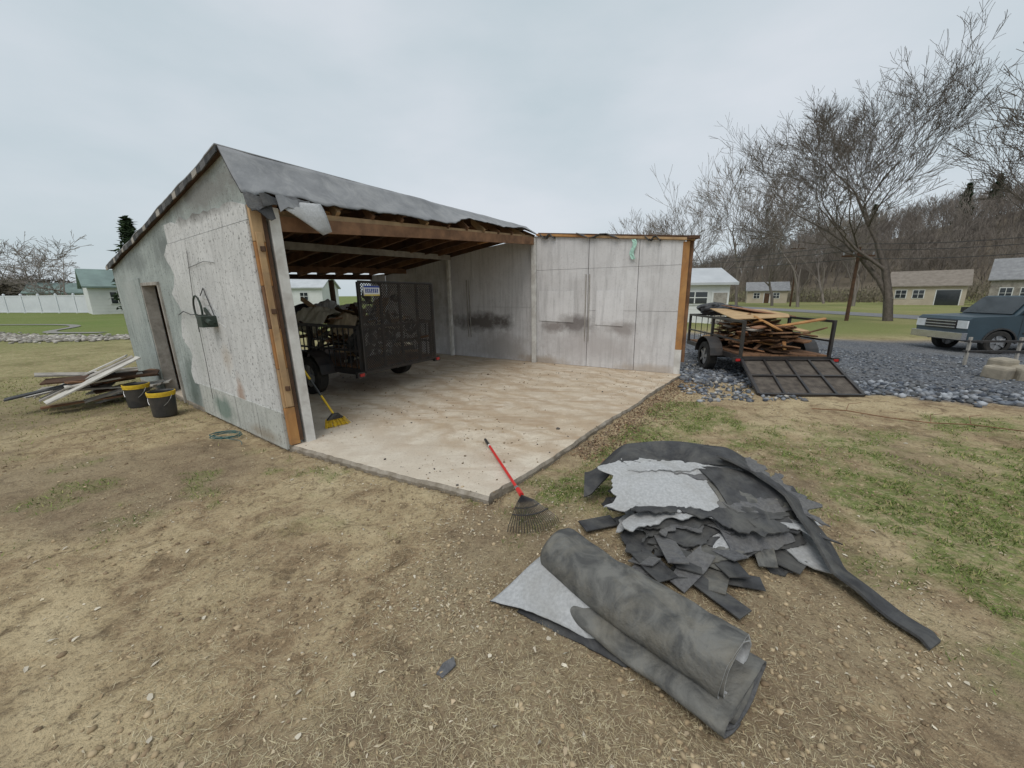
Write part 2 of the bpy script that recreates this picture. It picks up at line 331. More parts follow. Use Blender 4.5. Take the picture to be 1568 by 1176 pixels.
V,F,Cc=rocks(x,y,np.minimum(rng.gamma(2,.0032,len(x))+.002,.016),[(.33,.25,.155),(.41,.32,.205),(.24,.175,.11)],.15); npmesh("dirt_clods",V,F,cm,Cc)
# ------------------------------------------------------------------ common materials
wood_new=mat("wood_orange",(.50,.27,.10),(.34,.16,.06),5,.8,.3,stretch=(1,1,.25),dust=(.2,.12,.07))
wood_tan=mat("wood_tan",(.50,.34,.19),(.36,.23,.12),5,.85,.3,stretch=(1,1,.3),dust=(.22,.15,.1))
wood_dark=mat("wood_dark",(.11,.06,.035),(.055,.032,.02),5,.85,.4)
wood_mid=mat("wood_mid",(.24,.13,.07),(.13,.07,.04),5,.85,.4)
wood_grey=mat("wood_grey",(.42,.39,.35),(.28,.26,.23),6,.85,.4,dust=(.16,.14,.12))
white_paint=mat("white_paint",(.72,.71,.68),(.52,.50,.47),4,.6,.2,dust=(.34,.30,.26))
felt=mat("felt_dark",(.066,.067,.070),(.034,.034,.036),9,.8,.5,dust=(.15,.145,.13))
felt2=mat("felt_worn",(.165,.162,.15),(.075,.075,.073),5,.85,.9,dist=1.5,lo=.38,hi=.6,dust=(.21,.19,.15))
granule=mat("granule_grey",(.50,.505,.51),(.38,.385,.39),60,.95,.6,dust=(.30,.29,.27))
granule_d=mat("granule_dark",(.16,.16,.165),(.095,.095,.10),50,.95,.6,dust=(.2,.19,.17))
black_steel=mat("black_steel",(.018,.018,.02),(.035,.03,.028),8,.45,.1,spec=.5,dust=(.06,.045,.035))
rubber=mat("rubber",(.02,.02,.02),(.03,.028,.026),10,.85,.2,dust=(.07,.06,.05))
steel=mat("steel",(.45,.45,.46),(.3,.3,.3),8,.4,.1,metal=.8)
red=mat("red_paint",(.62,.035,.03),(.5,.03,.025),5,.4,0,spec=.5)
yellow=mat("yellow",(.70,.48,.03),(.55,.36,.03),30,.6,.2)
black_pl=mat("black_plastic",(.02,.02,.022),(.035,.035,.035),6,.45,.05,spec=.5,dust=(.08,.07,.06))
roof_m=mat("roofing_membrane",(.27,.275,.285),(.19,.195,.205),3,.9,.5,dust=(.37,.37,.37))
glass=mat("dark_glass",(.02,.025,.03),(.03,.035,.04),2,.08,0,spec=.8)
# ------------------------------------------------------------------ concrete slab
m,nt,bs=newmat("concrete"); v=objc(nt)
s1=noise(nt,v,.55,5,.55,2.2)
# swept dirt: long warped streaks
wv=nt.nodes.new("ShaderNodeTexWave"); wv.wave_type='BANDS'; wv.bands_direction='DIAGONAL'; wv.inputs['Scale'].default_value=.9; wv.inputs['Distortion'].default_value=9; wv.inputs['Detail'].default_value=6; wv.inputs['Detail Scale'].default_value=1.1; wv.inputs['Detail Roughness'].default_value=.62; nt.links.new(v,wv.inputs['Vector'])
s2=noise(nt,objc(nt,(.45,1.5,1)),2.0,7,.68,2.0)
c=ramp(nt,s1,[(.32,(.46,.365,.26)),(.46,(.56,.47,.355)),(.56,(.62,.54,.43)),(.7,(.52,.42,.31))])
c=mixc(nt,ramp(nt,wv.outputs['Fac'],[(.0,(.6,.6,.6)),(.45,(0,0,0))]),c,(.40,.29,.185))
c=mixc(nt,ramp(nt,s2,[(.35,(.75,.75,.75)),(.50,(0,0,0))]),c,(.36,.25,.155))
c=mixc(nt,ramp(nt,noise(nt,v,4,7,.75,.6),[(.42,(.4,.4,.4)),(.57,(0,0,0))]),c,(.36,.28,.20))
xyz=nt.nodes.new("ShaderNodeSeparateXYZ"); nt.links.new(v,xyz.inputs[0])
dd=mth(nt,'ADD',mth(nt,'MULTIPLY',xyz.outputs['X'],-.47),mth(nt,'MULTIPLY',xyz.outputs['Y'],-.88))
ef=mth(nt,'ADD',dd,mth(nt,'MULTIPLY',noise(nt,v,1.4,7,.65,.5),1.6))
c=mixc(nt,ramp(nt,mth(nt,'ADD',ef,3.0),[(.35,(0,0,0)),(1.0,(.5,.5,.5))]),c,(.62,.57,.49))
nt.links.new(mixc(nt,ramp(nt,noise(nt,v,60,3,.7),[(.55,(0,0,0)),(.7,(.5,.5,.5))]),c,(.27,.20,.14)),bs.inputs['Base Color']); bs.inputs['Roughness'].default_value=.85
bumpn(nt,bs,noise(nt,v,30,5,.7),.35,.01); conc=m
conc_side=mat("concrete_side",(.36,.32,.27),(.20,.17,.13),9,.95,.9)
b=B(); ol=[]
def edge(p,q,n,amp,seed):
    o=[]; p=Vector(p);q=Vector(q);d=(q-p);nn=Vector((d.y,-d.x,0)).normalized(); ln=d.length
    for i in range(n):
        t=i/n; o.append(p+d*t+nn*((float(fbm(t*ln*.9,seed,seed,5))-.5)*amp+(float(vn(t*ln*14,seed,2))-.5)*.014)*(1 if 0<i else 0))
    return o
ol+=edge(A,Bc,110,.07,3)+edge(Bc,C+Vector((.10,-.03,0)),170,.08,8)+edge(C+Vector((.10,0,0)),D,3,0,1)+edge(D,Wc,3,0,1)+edge(Wc,A,3,0,1)
top=[Vector((p.x,p.y,.06)) for p in ol]; mid=[]
cen=sum(ol,Vector())/len(ol)
for i,p in enumerate(ol):
    d=(p-cen).normalized(); q=p+d*(.008+.03*float(fbm(i*.23,2,4,4))); mid.append(Vector((q.x,q.y,.030)))
bot=[Vector((p.x,p.y,-.12)) for p in ol]; n=len(ol)
b.add(top,[tuple(range(n))],conc); b.add(top+mid,[(i,(i+1)%n,n+(i+1)%n,n+i) for i in range(n)],conc_side); b.add(mid+bot,[(i,(i+1)%n,n+(i+1)%n,n+i) for i in range(n)],conc_side)
b.obj("concrete_slab")
# grit and chips left on the slab
x=rng.uniform(-4,3.2,2600);y=rng.uniform(2.9,9,2600); k=inpoly(x,y,slabpoly)&(fbm(x*1.2,y*1.2,71)>.5); x=x[k];y=y[k]; n=len(x)
V,F,Cc=rocks(x,y,rng.gamma(2,.0022,n)+.002,[(.3,.22,.14),(.2,.15,.1),(.42,.33,.22),(.1,.09,.08)],.2); V[:,2]+=np.repeat(.062-gh(x,y),12); npmesh("slab_grit",V,F,cm,Cc)
# ------------------------------------------------------------------ shed
shed=root("demolished_shed")
def warp(p):
    x,y,z=p; d=math.hypot(x-A.x,y-A.y); k=.034-.024*min(1,d/5) if (x-A.x)*.87>-.5 else .03
    return (x-k*max(z,0),y,z)
def LW(s,z,off=0): return A+eL*s+nL*off+Vector((0,0,z))
def PW(s,z,off=0): return P+eP*s+Vector((eP.y,-eP.x,0))*off+Vector((0,0,z))
RS=.30
lw_white=wallmat("wall_white",(.66,.66,.65),(.52,.52,.51),[(LW(1.0,.35),(.18,.12,.42),(.30,.15,.07),.6),(LW(1.25,.9),(.25,.15,.2),(.40,.30,.2),.4),(LW(1.2,2.62),(1.3,1.3,.16),(.15,.145,.135),.9),(LW(2.0,.1),(1.5,1.5,.18),(.3,.32,.24),.6),(LW(2.3,1.2),(.5,.5,1.0),(.40,.42,.39),.45)],.85)
lw_green=wallmat("wall_green",(.42,.46,.44),(.28,.31,.295),[(LW(2.9,.35),(.35,.3,.6),(.09,.12,.10),.7),(LW(5.2,1.6),(.6,.5,.7),(.45,.47,.45),.5),(LW(2.9,2.3),(.5,.5,.3),(.14,.155,.15),.7),(LW(4.6,2.2),(1.2,1.2,.2),(.14,.155,.15),.5),(LW(1.0,2.75),(1.6,1.6,.22),(.20,.195,.185),.8)],.85)
lw_low=wallmat("wall_skirt",(.54,.55,.52),(.40,.41,.38),[(LW(1.7,.2),(.5,.4,.22),(.14,.20,.17),.8),(LW(.6,.1),(.6,.5,.12),(.25,.2,.14),.6)],.7)
inw=wallmat("wall_interior",(.68,.67,.675),(.54,.525,.525),[
  (PW(.95,.98),(.55,.55,.26),(.17,.15,.145),.9),(PW(.45,.92),(.35,.35,.18),(.24,.21,.20),.8),(PW(2.0,.92),(.42,.42,.20),(.27,.24,.23),.8),(PW(1.4,.55),(1.4,1.4,.4),(.42,.39,.385),.6),
  (PW(-1.5,.98),(1.3,1.0,.28),(.13,.115,.105),.95),(PW(-1.0,.35),(1.2,1,.5),(.36,.33,.31),.7),(PW(.2,.1),(.8,.8,.15),(.36,.29,.22),.7),(PW(2.6,.1),(.8,.8,.14),(.38,.31,.24),.6),(PW(-3.5,1.2),(1.2,1.2,1.2),(.32,.30,.27),.8)],.2,1.6)
inw2=wallmat("wall_patch",(.72,.71,.72),(.60,.59,.59),[(PW(.95,1.05),(.5,.5,.2),(.3,.28,.27),.8),(PW(2.0,.98),(.42,.42,.15),(.36,.33,.32),.7)],.15,1.6)
def ztopL(s): 
    return 2.56+(3.0-2.56)*s/RS if s<RS else 3.0-(3.0-2.16)*(s-RS)/(WL-RS)
b=B(); TH=.14
b.prism([LW(2.55,0),LW(3.42,0),LW(3.42,ztopL(3.42)),LW(2.55,ztopL(2.55))],nL*TH,lw_green)
b.prism([LW(3.42,1.83),LW(4.32,1.83),LW(4.32,ztopL(4.32)),LW(3.42,ztopL(3.42))],nL*TH,lw_green)
b.prism([LW(4.32,0),LW(WL,0),LW(WL,ztopL(WL)),LW(4.32,ztopL(4.32))],nL*TH,lw_green)
b.prism([LW(0,0),LW(2.55,0),LW(2.55,ztopL(2.55)),LW(RS,3.0),LW(0,2.56)],nL*TH,lw_green)
b.obj("gable_wall",shed,warp=warp)
b=B()
edge_pts=[LW(2.62+.10*math.sin(i*1.9*.5)+.12*float(vn(i*.8,5,2)),.42+i*.085,-.022) for i in range(22)]
b.prism([LW(0,.42,-.022),*edge_pts,LW(2.58,2.33,-.022),LW(0,2.36,-.022)],nL*.02,lw_white)
tp=[LW(2.56-i*.113,min(ztopL(2.56-i*.113)-.03,2.50+.14*float(fbm(i*.7,3,7))),-.012) for i in range(21)]
b.prism([LW(0,2.37,-.012),LW(2.56,2.34,-.012),*tp,LW(0,2.50,-.012)],nL*.01,lw_white)
for s0,s1 in((0,.62),(.63,1.22),(1.23,1.85),(1.86,2.5)): b.prism([LW(s0+.004,0.02,-.03),LW(s1,0.02,-.03),LW(s1,.44,-.03),LW(s0+.004,.44,-.03)],nL*.028,lw_low)
b.prism([LW(4.45,.05,-.02),LW(5.6,.05,-.02),LW(5.65,1.9,-.02),LW(4.45,1.95,-.02)],nL*.018,lw_green)
b.prism([LW(1.05,1.0,-.03),LW(1.30,1.02,-.03),LW(1.27,1.35,-.03),LW(1.06,1.3,-.03)],nL*.006,lw_white)
b.obj("wall_panels",shed,warp=warp)
b=B()
for s in(3.42,4.32): b.beam(LW(s,0,.05),LW(s,1.85,.05),.04,.16,wood_grey,up=nL)
b.beam(LW(3.4,1.85,.05),LW(4.34,1.85,.05),.16,.05,wood_grey)
b.prism([LW(4.42,0,.17),LW(5.25,0,.5),LW(5.25,1.8,.5),LW(4.42,1.8,.17)],nL*.035,wood_dark)
b.prism([LW(4.34,0,1.1),LW(4.34,2.25,1.1),LW(6.1,2.15,1.1),LW(6.1,0,1.1)],nL*.03,wood_dark)  # added dark sheet behind the doorway, stands in for interior shade
for i in range(6):
    za=.07+i*.42; b.beam(LW(.0,za,.05),LW(.0,min(za+.415,2.5),.05),.10,.09,[wood_new,wood_tan,wood_new,wood_mid,wood_new,wood_tan][i],up=eL)
b.beam(LW(-.05,.5,.045),LW(-.05,2.25,.045),.06,.02,wood_tan,up=eL)
b.beam(LW(.0,.05,.21),LW(.0,2.5,.21),.10,.12,white_paint,up=eL)
b.beam(LW(-.04,.1,.115),LW(-.04,2.45,.115),.035,.03,wood_dark,up=eL)
for z in(.7,1.5,2.1): b.box(LW(-.07,z,.05),(.05,.02,.05),wood_dark)
b.obj("cut_wall_end",shed,warp=warp,bevel=.004)
def ztopP(s): return 2.92-(2.92-2.62)*s/3.13 if s>0 else 2.92-(2.92-2.34)*(-s)/DL
b=B(); n_=Vector((eP.y,-eP.x,0))
for s0,s1 in((-DL,-3.6),(-3.59,-2.5),(-2.49,-.01),(.0,1.26),(1.27,2.30),(2.31,3.12)):
    zs=[.06,1.30,2.18,None] if s0>1.2 else ([.06,2.18,None] if s0>-.1 else [.06,1.35,None])
    for a_,c_ in zip(zs[:-1],zs[1:]):
        za=a_+.005
        if c_ is None: pts=[PW(s0+.002,za),PW(s1,za),PW(s1,ztopP(s1)),PW(s0+.002,ztopP(s0))]
        else: pts=[PW(s0+.002,za),PW(s1,za),PW(s1,c_),PW(s0+.002,c_)]
        off=random.uniform(-.004,.004); b.prism([p+n_*off for p in pts],-n_*.04,inw)
for s0,s1,z0,z1 in((1.45,2.05,1.0,1.72),(.1,.95,1.05,1.72)): b.prism([PW(s0,z0,.006),PW(s1,z0-.02,.006),PW(s1,z1,.006),PW(s0,z1,.006)],n_*.003,inw2)
b.prism([PW(-DL,0,-.055),PW(3.14,0,-.055),PW(3.14,2.55,-.055),PW(0,2.85,-.055),PW(-DL,2.25,-.055)],-n_*.1,inw)
b.obj("far_wall",shed,warp=warp)
b=B()
b.beam(PW(0,.06,.07),PW(0,2.88,.07),.07,.10,white_paint,up=eP)
b.beam(PW(-2.45,.06,.06),PW(-2.45,2.6,.06),.09,.08,white_paint,up=eP)
for s,z in((1.22,1.35),(1.30,1.35),(-1.85,1.3),(-1.93,1.3)): b.beam(PW(s,z-.72,.016),PW(s,z+.72,.016),.016,.016,wood_grey,up=eP)
b.beam(PW(.05,2.945,-.03),PW(1.4,2.81,-.03),.16,.045,wood_new); b.beam(PW(1.41,2.81,-.03),PW(3.3,2.63,-.03),.16,.045,wood_tan)
b.beam(PW(.05,2.985,-.08),PW(3.25,2.69,-.08),.06,.03,wood_dark)
b.beam(PW(3.16,.55,-.02),PW(3.16,2.6,-.02),.05,.12,wood_new,up=eP); b.beam(PW(3.16,.02,-.02),PW(3.16,.56,-.02),.05,.12,white_paint,up=eP)
b.beam(PW(3.22,.3,-.08),PW(3.22,2.62,-.08),.04,.12,wood_mid,up=eP)
b.box(PW(3.25,2.66,0),(.2,.2,.06),wood_dark)
b.obj("wall_trim",shed,warp=warp,bevel=.004)
b=B()
for s0,s1,z in((1.0,1.9,.05),(.15,.5,.02),(2.4,2.7,.02)):
    b.grid(8,4,lambda u,v: PW(s0+(s1-s0)*u,2.90-.09*(s0+(s1-s0)*u)+z+.05*math.sin(u*9+v*2),-.15+.24*v),felt)
b.obj("roofing_scrap",shed,solid=.012,warp=warp)
b=B(); gcl=mat("green_cloth",(.45,.68,.58),(.35,.55,.47),8)
b.grid(3,8,lambda u,v: PW(2.15+.08*u+.03*math.sin(v*7),2.70-.38*v,.05+.01*math.sin(v*9+u*5)),gcl); b.obj("rag",shed,solid=.004,warp=warp)
def AP(t,z,off=0): 
    q=A.lerp(P,t)+eL*off; return Vector((q.x,q.y,z))
def zr(t,s): return (3.0+.10*t)*(1-s)+(2.16+.22*t)*s
b=B()
b.beam(AP(.035,2.36,0),AP(.5,2.59,0),.05,.14,wood_mid); b.beam(AP(.5,2.59,.0),AP(1.0,2.82,0),.05,.15,wood_mid)
b.beam(AP(.035,2.465,0.06),AP(1.0,2.90,.06),.045,.07,wood_tan)
def back(t): return Wc.lerp(D,t)
def ridge(t): return (A+eL*RS).lerp(P-eP*.30,t)
for i in range(13):
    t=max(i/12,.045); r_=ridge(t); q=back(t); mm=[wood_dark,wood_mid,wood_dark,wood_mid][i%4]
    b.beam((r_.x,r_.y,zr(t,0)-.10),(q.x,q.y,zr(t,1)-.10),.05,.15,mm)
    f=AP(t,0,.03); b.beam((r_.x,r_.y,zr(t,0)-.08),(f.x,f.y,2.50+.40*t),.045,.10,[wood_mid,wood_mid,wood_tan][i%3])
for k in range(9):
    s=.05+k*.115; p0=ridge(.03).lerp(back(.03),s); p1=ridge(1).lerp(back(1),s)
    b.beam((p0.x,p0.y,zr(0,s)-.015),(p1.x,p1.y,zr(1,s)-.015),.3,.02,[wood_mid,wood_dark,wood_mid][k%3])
p0=LW(2.4,2.42,.12); p1=PW(-2.42,2.58); b.beam(p0,p1,.06,.12,wood_grey)
p0=LW(4.6,2.15,.12); p1=PW(-4.0,2.3); b.beam(p0,p1,.06,.13,wood_mid)
for i in range(5):
    t=.15+.17*i; a_=AP(t,2.55+.3*t,.1); c_=AP(t+.02,2.5+.3*t,1.0); b.beam(a_,c_,.09,.02,[wood_new,wood_mid][i%2])
b.obj("roof_framing",shed,warp=warp)
b=B(); eB=(D-Wc).normalized(); LB=(D-Wc).length; nB=Vector((-eB.y,eB.x,0))
def BW(s,z): return Wc+eB*s+Vector((0,0,z))
b.prism([BW(0,0),BW(1.3,0),BW(1.3,2.1),BW(0,2.1)],nB*.12,wood_dark)  # wall end coloured dark to paint in the shade seen through the doorway
b.prism([BW(LB-.4,0),BW(LB,0),BW(LB,2.25),BW(LB-.4,2.2)],nB*.12,inw)
b.prism([BW(1.3,2.04),BW(LB-.4,2.08),BW(LB-.4,2.22),BW(1.3,2.13)],nB*.12,wood_dark)
for s in(2.4,4.0): b.beam(BW(s,0),BW(s,2.05),.1,.1,wood_dark)
b.obj("rear_wall",shed,warp=warp)
b=B()
def roofpt(u,v,dz=0):
    s0=ridge(u); s1=back(u)+(back(u)-s0).normalized()*.10
    p=s0.lerp(s1,v); ap=(P-A).normalized(); p=p-ap*(.045*(1-u))+ap*(.15*u)
    z=zr(u,min(v,1))+dz+.02*(float(fbm(u*5,v*5,3))-.5)
    return Vector((p.x,p.y,z+.02))
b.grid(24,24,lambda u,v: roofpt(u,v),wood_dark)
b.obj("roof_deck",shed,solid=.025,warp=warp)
b=B(); b.grid(40,60,lambda u,v: roofpt(u,v,.035+.02*float(fbm(v*12,1,9,3))*(1-u)**6)-(P-A).normalized()*(.03*float(fbm(v*14,2,5,4))*(1-u)**8),roof_m)
b.obj("roof_membrane",shed,solid=.014,smooth=True,warp=warp)
b=B()
def drape(u,v):
    r_=roofpt(u,0,.040); ap=(P-A).normalized(); e=AP(u,2.58+.38*u,-.06); e=e-ap*(.05*(1-u))+ap*.12*u
    rag=.16*(float(fbm(u*14,3,6,3))-.5)+.12*(float(fbm(u*50,8,6,2))-.5)
    p=r_.lerp(e,v*(1+rag)); sag=.05*math.sin(v*math.pi)*(.4+float(vn(u*7,1,5)))
    lift=.08*ss(.50,.58,u)*(1-ss(.85,1.0,u))*v*v
    return Vector((p.x,p.y,p.z-sag*.3+float(lift)+.012*math.sin(u*23)*v+.035*(float(fbm(u*9,v*2,5))-.5)))
b.grid(160,12,drape,roof_m); b.mats=[felt,roof_m]; b.obj("roof_drape",shed,solid=.012,smooth=True,warp=warp,matoff=1)
b=B()
ap=(P-A).normalized()
for i in range(40):
    v0=i/40; v1=(i+1)/40+.004; p0=roofpt(0,v0,.03);p1=roofpt(0,v1,.03)
    j=.035+.05*float(fbm(i*.5,3,3,3)); j2=.035+.05*float(fbm((i+1)*.5,3,3,3)); b.prism([p0-ap*.02,p1-ap*.02,p1-ap*.02-Vector((0,0,j2)),p0-ap*.02-Vector((0,0,j))],ap*.012,[felt,felt,granule_d,felt,wood_grey][i%5])
b.obj("roof_edge",shed,warp=warp)
b=B()
def flap(u,v):
    p0=AP(.03,2.56,-.1).lerp(AP(.12,2.62,-.1),u); q=AP(.105,2.28,-.22).lerp(AP(.125,2.33,-.2),u); return p0.lerp(q,v**1.2)+Vector((.03*math.sin(v*3),-.04*math.sin(v*3),0))
b.grid(8,8,flap,granule)
b.obj("torn_flap",shed,solid=.008,smooth=True,warp=warp)
b=B()
for i,(t0,t1,zt,l) in enumerate(((-.008,.02,2.585,.13),(.014,.045,2.60,.10),(.038,.075,2.61,.13),(.06,.10,2.63,.09),(-.004,.03,2.52,.12))):
    b.grid(6,5,lambda u,v: AP(t0+(t1-t0)*u,zt-l*v*(1+.25*math.sin(u*5+i))+.01*math.sin(u*6),-.085-.022*(i%3)-.05*v-.01*math.sin(u*4+i)),[granule_d,felt,roof_m][i%3])
b.obj("hanging_shingles",shed,warp=warp,solid=.009)
b=B(); dg=mat("hose_green",(.035,.06,.045),(.05,.05,.045),6,.6,.1)
c0=LW(1.62,1.50,-.10); pts=[c0+eL*(.13*math.cos(a))+Vector((0,0,.16*math.sin(a))) for a in np.linspace(0,6.28,18)]
b.path(pts,.012,dg); b.box(LW(1.38,1.36,-.1),(.16,.16,.13),dg,Matrix.Rotation(-.62,3,'Z')); b.tube(LW(1.5,1.42,-.02),LW(1.5,1.42,-.16),.02,dg)
b.beam(LW(1.62,1.5,-.03),LW(1.3,1.33,-.06),.03,.05,dg); b.tube(LW(1.2,1.35,-.12),LW(1.3,1.37,-.12),.03,dg)
b.path([LW(1.62,1.66,-.05),LW(1.5,1.75,-.04),LW(1.3,1.4,-.04)],.006,black_pl)
b.obj("hose_bracket",shed,warp=warp,bevel=.006)
b=B(); b.path([LW(1.9,1.43,-.04),LW(2.1,1.42,-.05),LW(2.35,1.46,-.06),LW(2.6,1.41,-.05)],.006,black_pl)
b.path([LW(1.95,1.42,-.04),LW(1.97,1.2,-.04)],.004,black_pl); b.path([LW(1.0,2.02,-.035),LW(1.3,2.05,-.04),LW(1.9,2.0,-.035)],.003,black_pl)
b.path([LW(1.8,2.2,-.035),LW(1.9,1.6,-.05),LW(1.93,.7,-.05),LW(1.97,.3,-.05)],.003,black_pl)
b.obj("hanging_wire",shed,warp=warp)
# ------------------------------------------------------------------ trailers
mesh_steel=mat("mesh_steel",(.035,.033,.032),(.07,.055,.045),12,.7,.1)
rust_mesh=mat("rust_mesh",(.17,.145,.12),(.09,.075,.065),8,.8,.1)
def wheel(b,c,ax,r=.31,wd=.19,rim=steel):
    c=Vector(c);ax=Vector(ax).normalized()
    prof=[(-.5,.62),(-.5,.9),(-.38,1.0),(.38,1.0),(.5,.9),(.5,.62)]
    n=28; up=Vector((0,0,1)); s_=ax.cross(up); vs=[]
    for t,rr in prof:
        for i in range(n):
            a=2*math.pi*i/n; vs.append(c+ax*t*wd+(s_*math.cos(a)+up*math.sin(a))*r*rr)
    fs=[(j*n+i,j*n+(i+1)%n,(j+1)*n+(i+1)%n,(j+1)*n+i) for j in range(5) for i in range(n)]
    b.add(vs,fs,rubber)
    b.tube(c-ax*wd*.3,c+ax*wd*.3,r*.63,rim,n=20); b.tube(c-ax*wd*.45,c+ax*wd*.45,r*.18,rim,n=12)
    for i in range(5):
        a=i*1.2566; d=(s_*math.cos(a)+up*math.sin(a)); b.beam(c+ax*wd*.36+d*r*.1,c+ax*wd*.36+d*r*.6,.05,.03,rim,up=ax); b.beam(c-ax*wd*.36+d*r*.1,c-ax*wd*.36+d*r*.6,.05,.03,rim,up=ax)
def gatemesh(b,org,ex,ey,w_,h_,step=.06,r=.0035,mm=None):
    k=-h_
    while k<w_:
        for sg in(1,-1):
            x0=max(k,0);y0=x0-k; x1=min(w_,k+h_);y1=x1-k
            if x1>x0:
                if sg==1: p,q=org+ex*x0+ey*y0,org+ex*x1+ey*y1
                else: p,q=org+ex*(w_-x0)+ey*y0,org+ex*(w_-x1)+ey*y1
                b.beam(p,q,r*2,r*2,mm or mesh_steel,up=ex.cross(ey))
        k+=step
def trailer(name,rear,fwd,W_=1.6,Ln=2.6,rail=1.15,gate='up',slat=.13,gh_=1.35,wheeloff=1.05,ramp_end=None):
    r_=root(name); fwd=Vector(fwd).normalized(); sd=Vector((fwd.y,-fwd.x,0)); rear=Vector(rear)
    def T(x,y,z): return rear+sd*x+fwd*y+Vector((0,0,z))
    b=B(); hw=W_/2; zb=.42
    for x in(-hw,hw): b.beam(T(x,0,zb),T(x,Ln,zb),.06,.09,black_steel); b.beam(T(x,0,rail),T(x,Ln,rail),.045,.045,black_steel)
    for y in(.03,Ln/2,Ln-.03): b.beam(T(-hw,y,zb),T(hw,y,zb),.058,.08,black_steel)
    b.beam(T(-hw,Ln,rail),T(hw,Ln,rail),.043,.043,black_steel)
    for x in(-hw,hw):
        for y in(0.02,Ln*.5,Ln-.02): b.beam(T(x,y,zb),T(x,y,rail+.02),.05,.05,black_steel)
        y=slat
        while slat and y<Ln-.05: b.tube(T(x,y,zb),T(x,y,rail),.011,black_steel,n=5); y+=slat
        b.beam(T(x,0,.75),T(x,Ln,.75),.03,.03,black_steel)
    y=.15
    while y<W_: 
        b.tube(T(-hw+y,Ln,zb),T(-hw+y,Ln,rail),.009,black_steel,n=5); y+=.15
    b.beam(T(-hw*.8,Ln,zb-.04),T(0,Ln+1.1,zb),.06,.08,black_steel); b.beam(T(hw*.8,Ln,zb-.04),T(0,Ln+1.1,zb),.06,.08,black_steel); b.beam(T(0,Ln+1.05,zb),T(0,Ln+1.35,zb+.02),.07,.08,steel); b.tube(T(0,Ln+1.0,.0),T(0,Ln+1.0,.6),.025,steel)
    b.obj("frame",r_)
    b=B()
    k=9
    for i in range(k): b.box(T(-hw+.03+(i+.5)*(W_-.06)/k,Ln/2,zb+.055),((W_-.06)/k-.01,Ln-.04,.03),wood_mid,Matrix.Rotation(math.atan2(fwd.y,fwd.x)-math.pi/2,3,'Z'))
    b.obj("deck",r_)
    b=B()
    b.beam(T(-hw-.1,wheeloff,.30),T(hw+.1,wheeloff,.30),.05,.05,black_steel)
    for x in(-hw-.16,hw+.16): wheel(b,T(x,wheeloff,.31),sd,.31,.19,steel)
    b.obj("wheels",r_,smooth=False)
    b=B()
    for x in(-hw-.15,hw+.15):
        arc=[T(x,wheeloff+.42*math.cos(a),.33+.40*math.sin(a)) for a in np.linspace(.1,3.04,9)]
        for p,q in zip(arc[:-1],arc[1:]): b.beam(p,q,.26,.012,black_steel)
    b.obj("fenders",r_)
    b=B(); rl=mat("tail_light_red",(.45,.02,.02),(.35,.01,.01),5,.3,0,spec=.6); Rs=Matrix.Rotation(math.atan2(sd.y,sd.x),3,'Z')
    for x in(-hw-.08,hw+.08): b.box(T(x,-.03,zb-.02),(.14,.06,.09),black_steel,Rs); b.box(T(x,-.065,zb-.02),(.08,.02,.045),rl,Rs)
    b.obj("tail_lights",r_)
    b=B()
    if gate=='up': go=T(-hw,-.06,zb+.02); ey=Vector((0,0,1))
    else:
        go=T(-hw,-.04,zb-.02); ey=(Vector(ramp_end)-go); gh_=ey.length; ey.normalize()
    ex=sd; nn=ex.cross(ey)
    for x in(0,W_*.25,W_*.5,W_*.75,W_): b.beam(go+ex*x,go+ex*x+ey*gh_,.05 if x in(0,W_) else .036,.04,black_steel,up=nn)
    for y in(0,gh_*.5,gh_): b.beam(go+ey*y,go+ey*y+ex*W_,.04,.035,black_steel,up=nn)
    gatemesh(b,go+nn*.025,ex,ey,W_,gh_,.045 if gate=='up' else .034,.0042 if gate=='up' else .007,mesh_steel if gate=='up' else rust_mesh)
    b.obj("ramp_gate",r_)
    return r_,T
def heap(b,T,x0,x1,y0,y1,z0,z1,n,mats,ln=(.5,1.4),th=.03,tl=.16):
    for i in range(n):
        f=i/n; c=T(random.uniform(x0,x1)*(1-.3*f),random.uniform(y0,y1),z0+(z1-z0)*f)
        a=random.gauss(0,.45)+ (1.57 if random.random()<.35 else 0)+math.atan2((T(0,1,0)-T(0,0,0)).y,(T(0,1,0)-T(0,0,0)).x)
        R=Matrix.Rotation(a,3,'Z')@Matrix.Rotation(random.gauss(0,tl),3,'Y')@Matrix.Rotation(random.gauss(0,.2),3,'X')
        l=random.uniform(*ln); wd=random.choice([.06,.09,.14,.19,.3])
        pts=[(-l/2,-wd/2),(l/2*random.uniform(.85,1),-wd/2),(l/2*random.uniform(.9,1.05),-wd*.1),(l/2*random.uniform(.8,1),wd/2),(-l/2*random.uniform(.85,1),wd/2),(-l/2*1.03,.1*wd)]
        b.prism([c+R@Vector((p[0],p[1],0)) for p in pts],R@Vector((0,0,th)),random.choice(mats))
u29=Vector((.872,-.49,0))
tr1,T1=trailer("utility_trailer",(-1.92,6.62,.06),-u29,W_=1.62,Ln=2.5,rail=1.12,gate='up')
b=B(); tarp=mat("junk_cloth",(.60,.48,.33),(.38,.30,.2),4,.9,.5); bag=mat("junk_black",(.025,.025,.028),(.05,.05,.05),5,.5,.4,spec=.5); tarp2=mat("junk_canvas",(.72,.66,.52),(.52,.47,.36),3,.9,.5)
heap(b,T1,-.6,.6,.3,2.1,.55,1.25,60,[wood_grey,wood_tan,wood_tan,wood_mid,wood_dark,tarp2,felt],(.4,1.3))
heap(b,T1,-.5,.5,.5,1.9,1.1,1.35,14,[wood_mid,wood_tan,wood_dark],(.6,1.3),.02,.4)
b.obj("junk_boards",tr1)
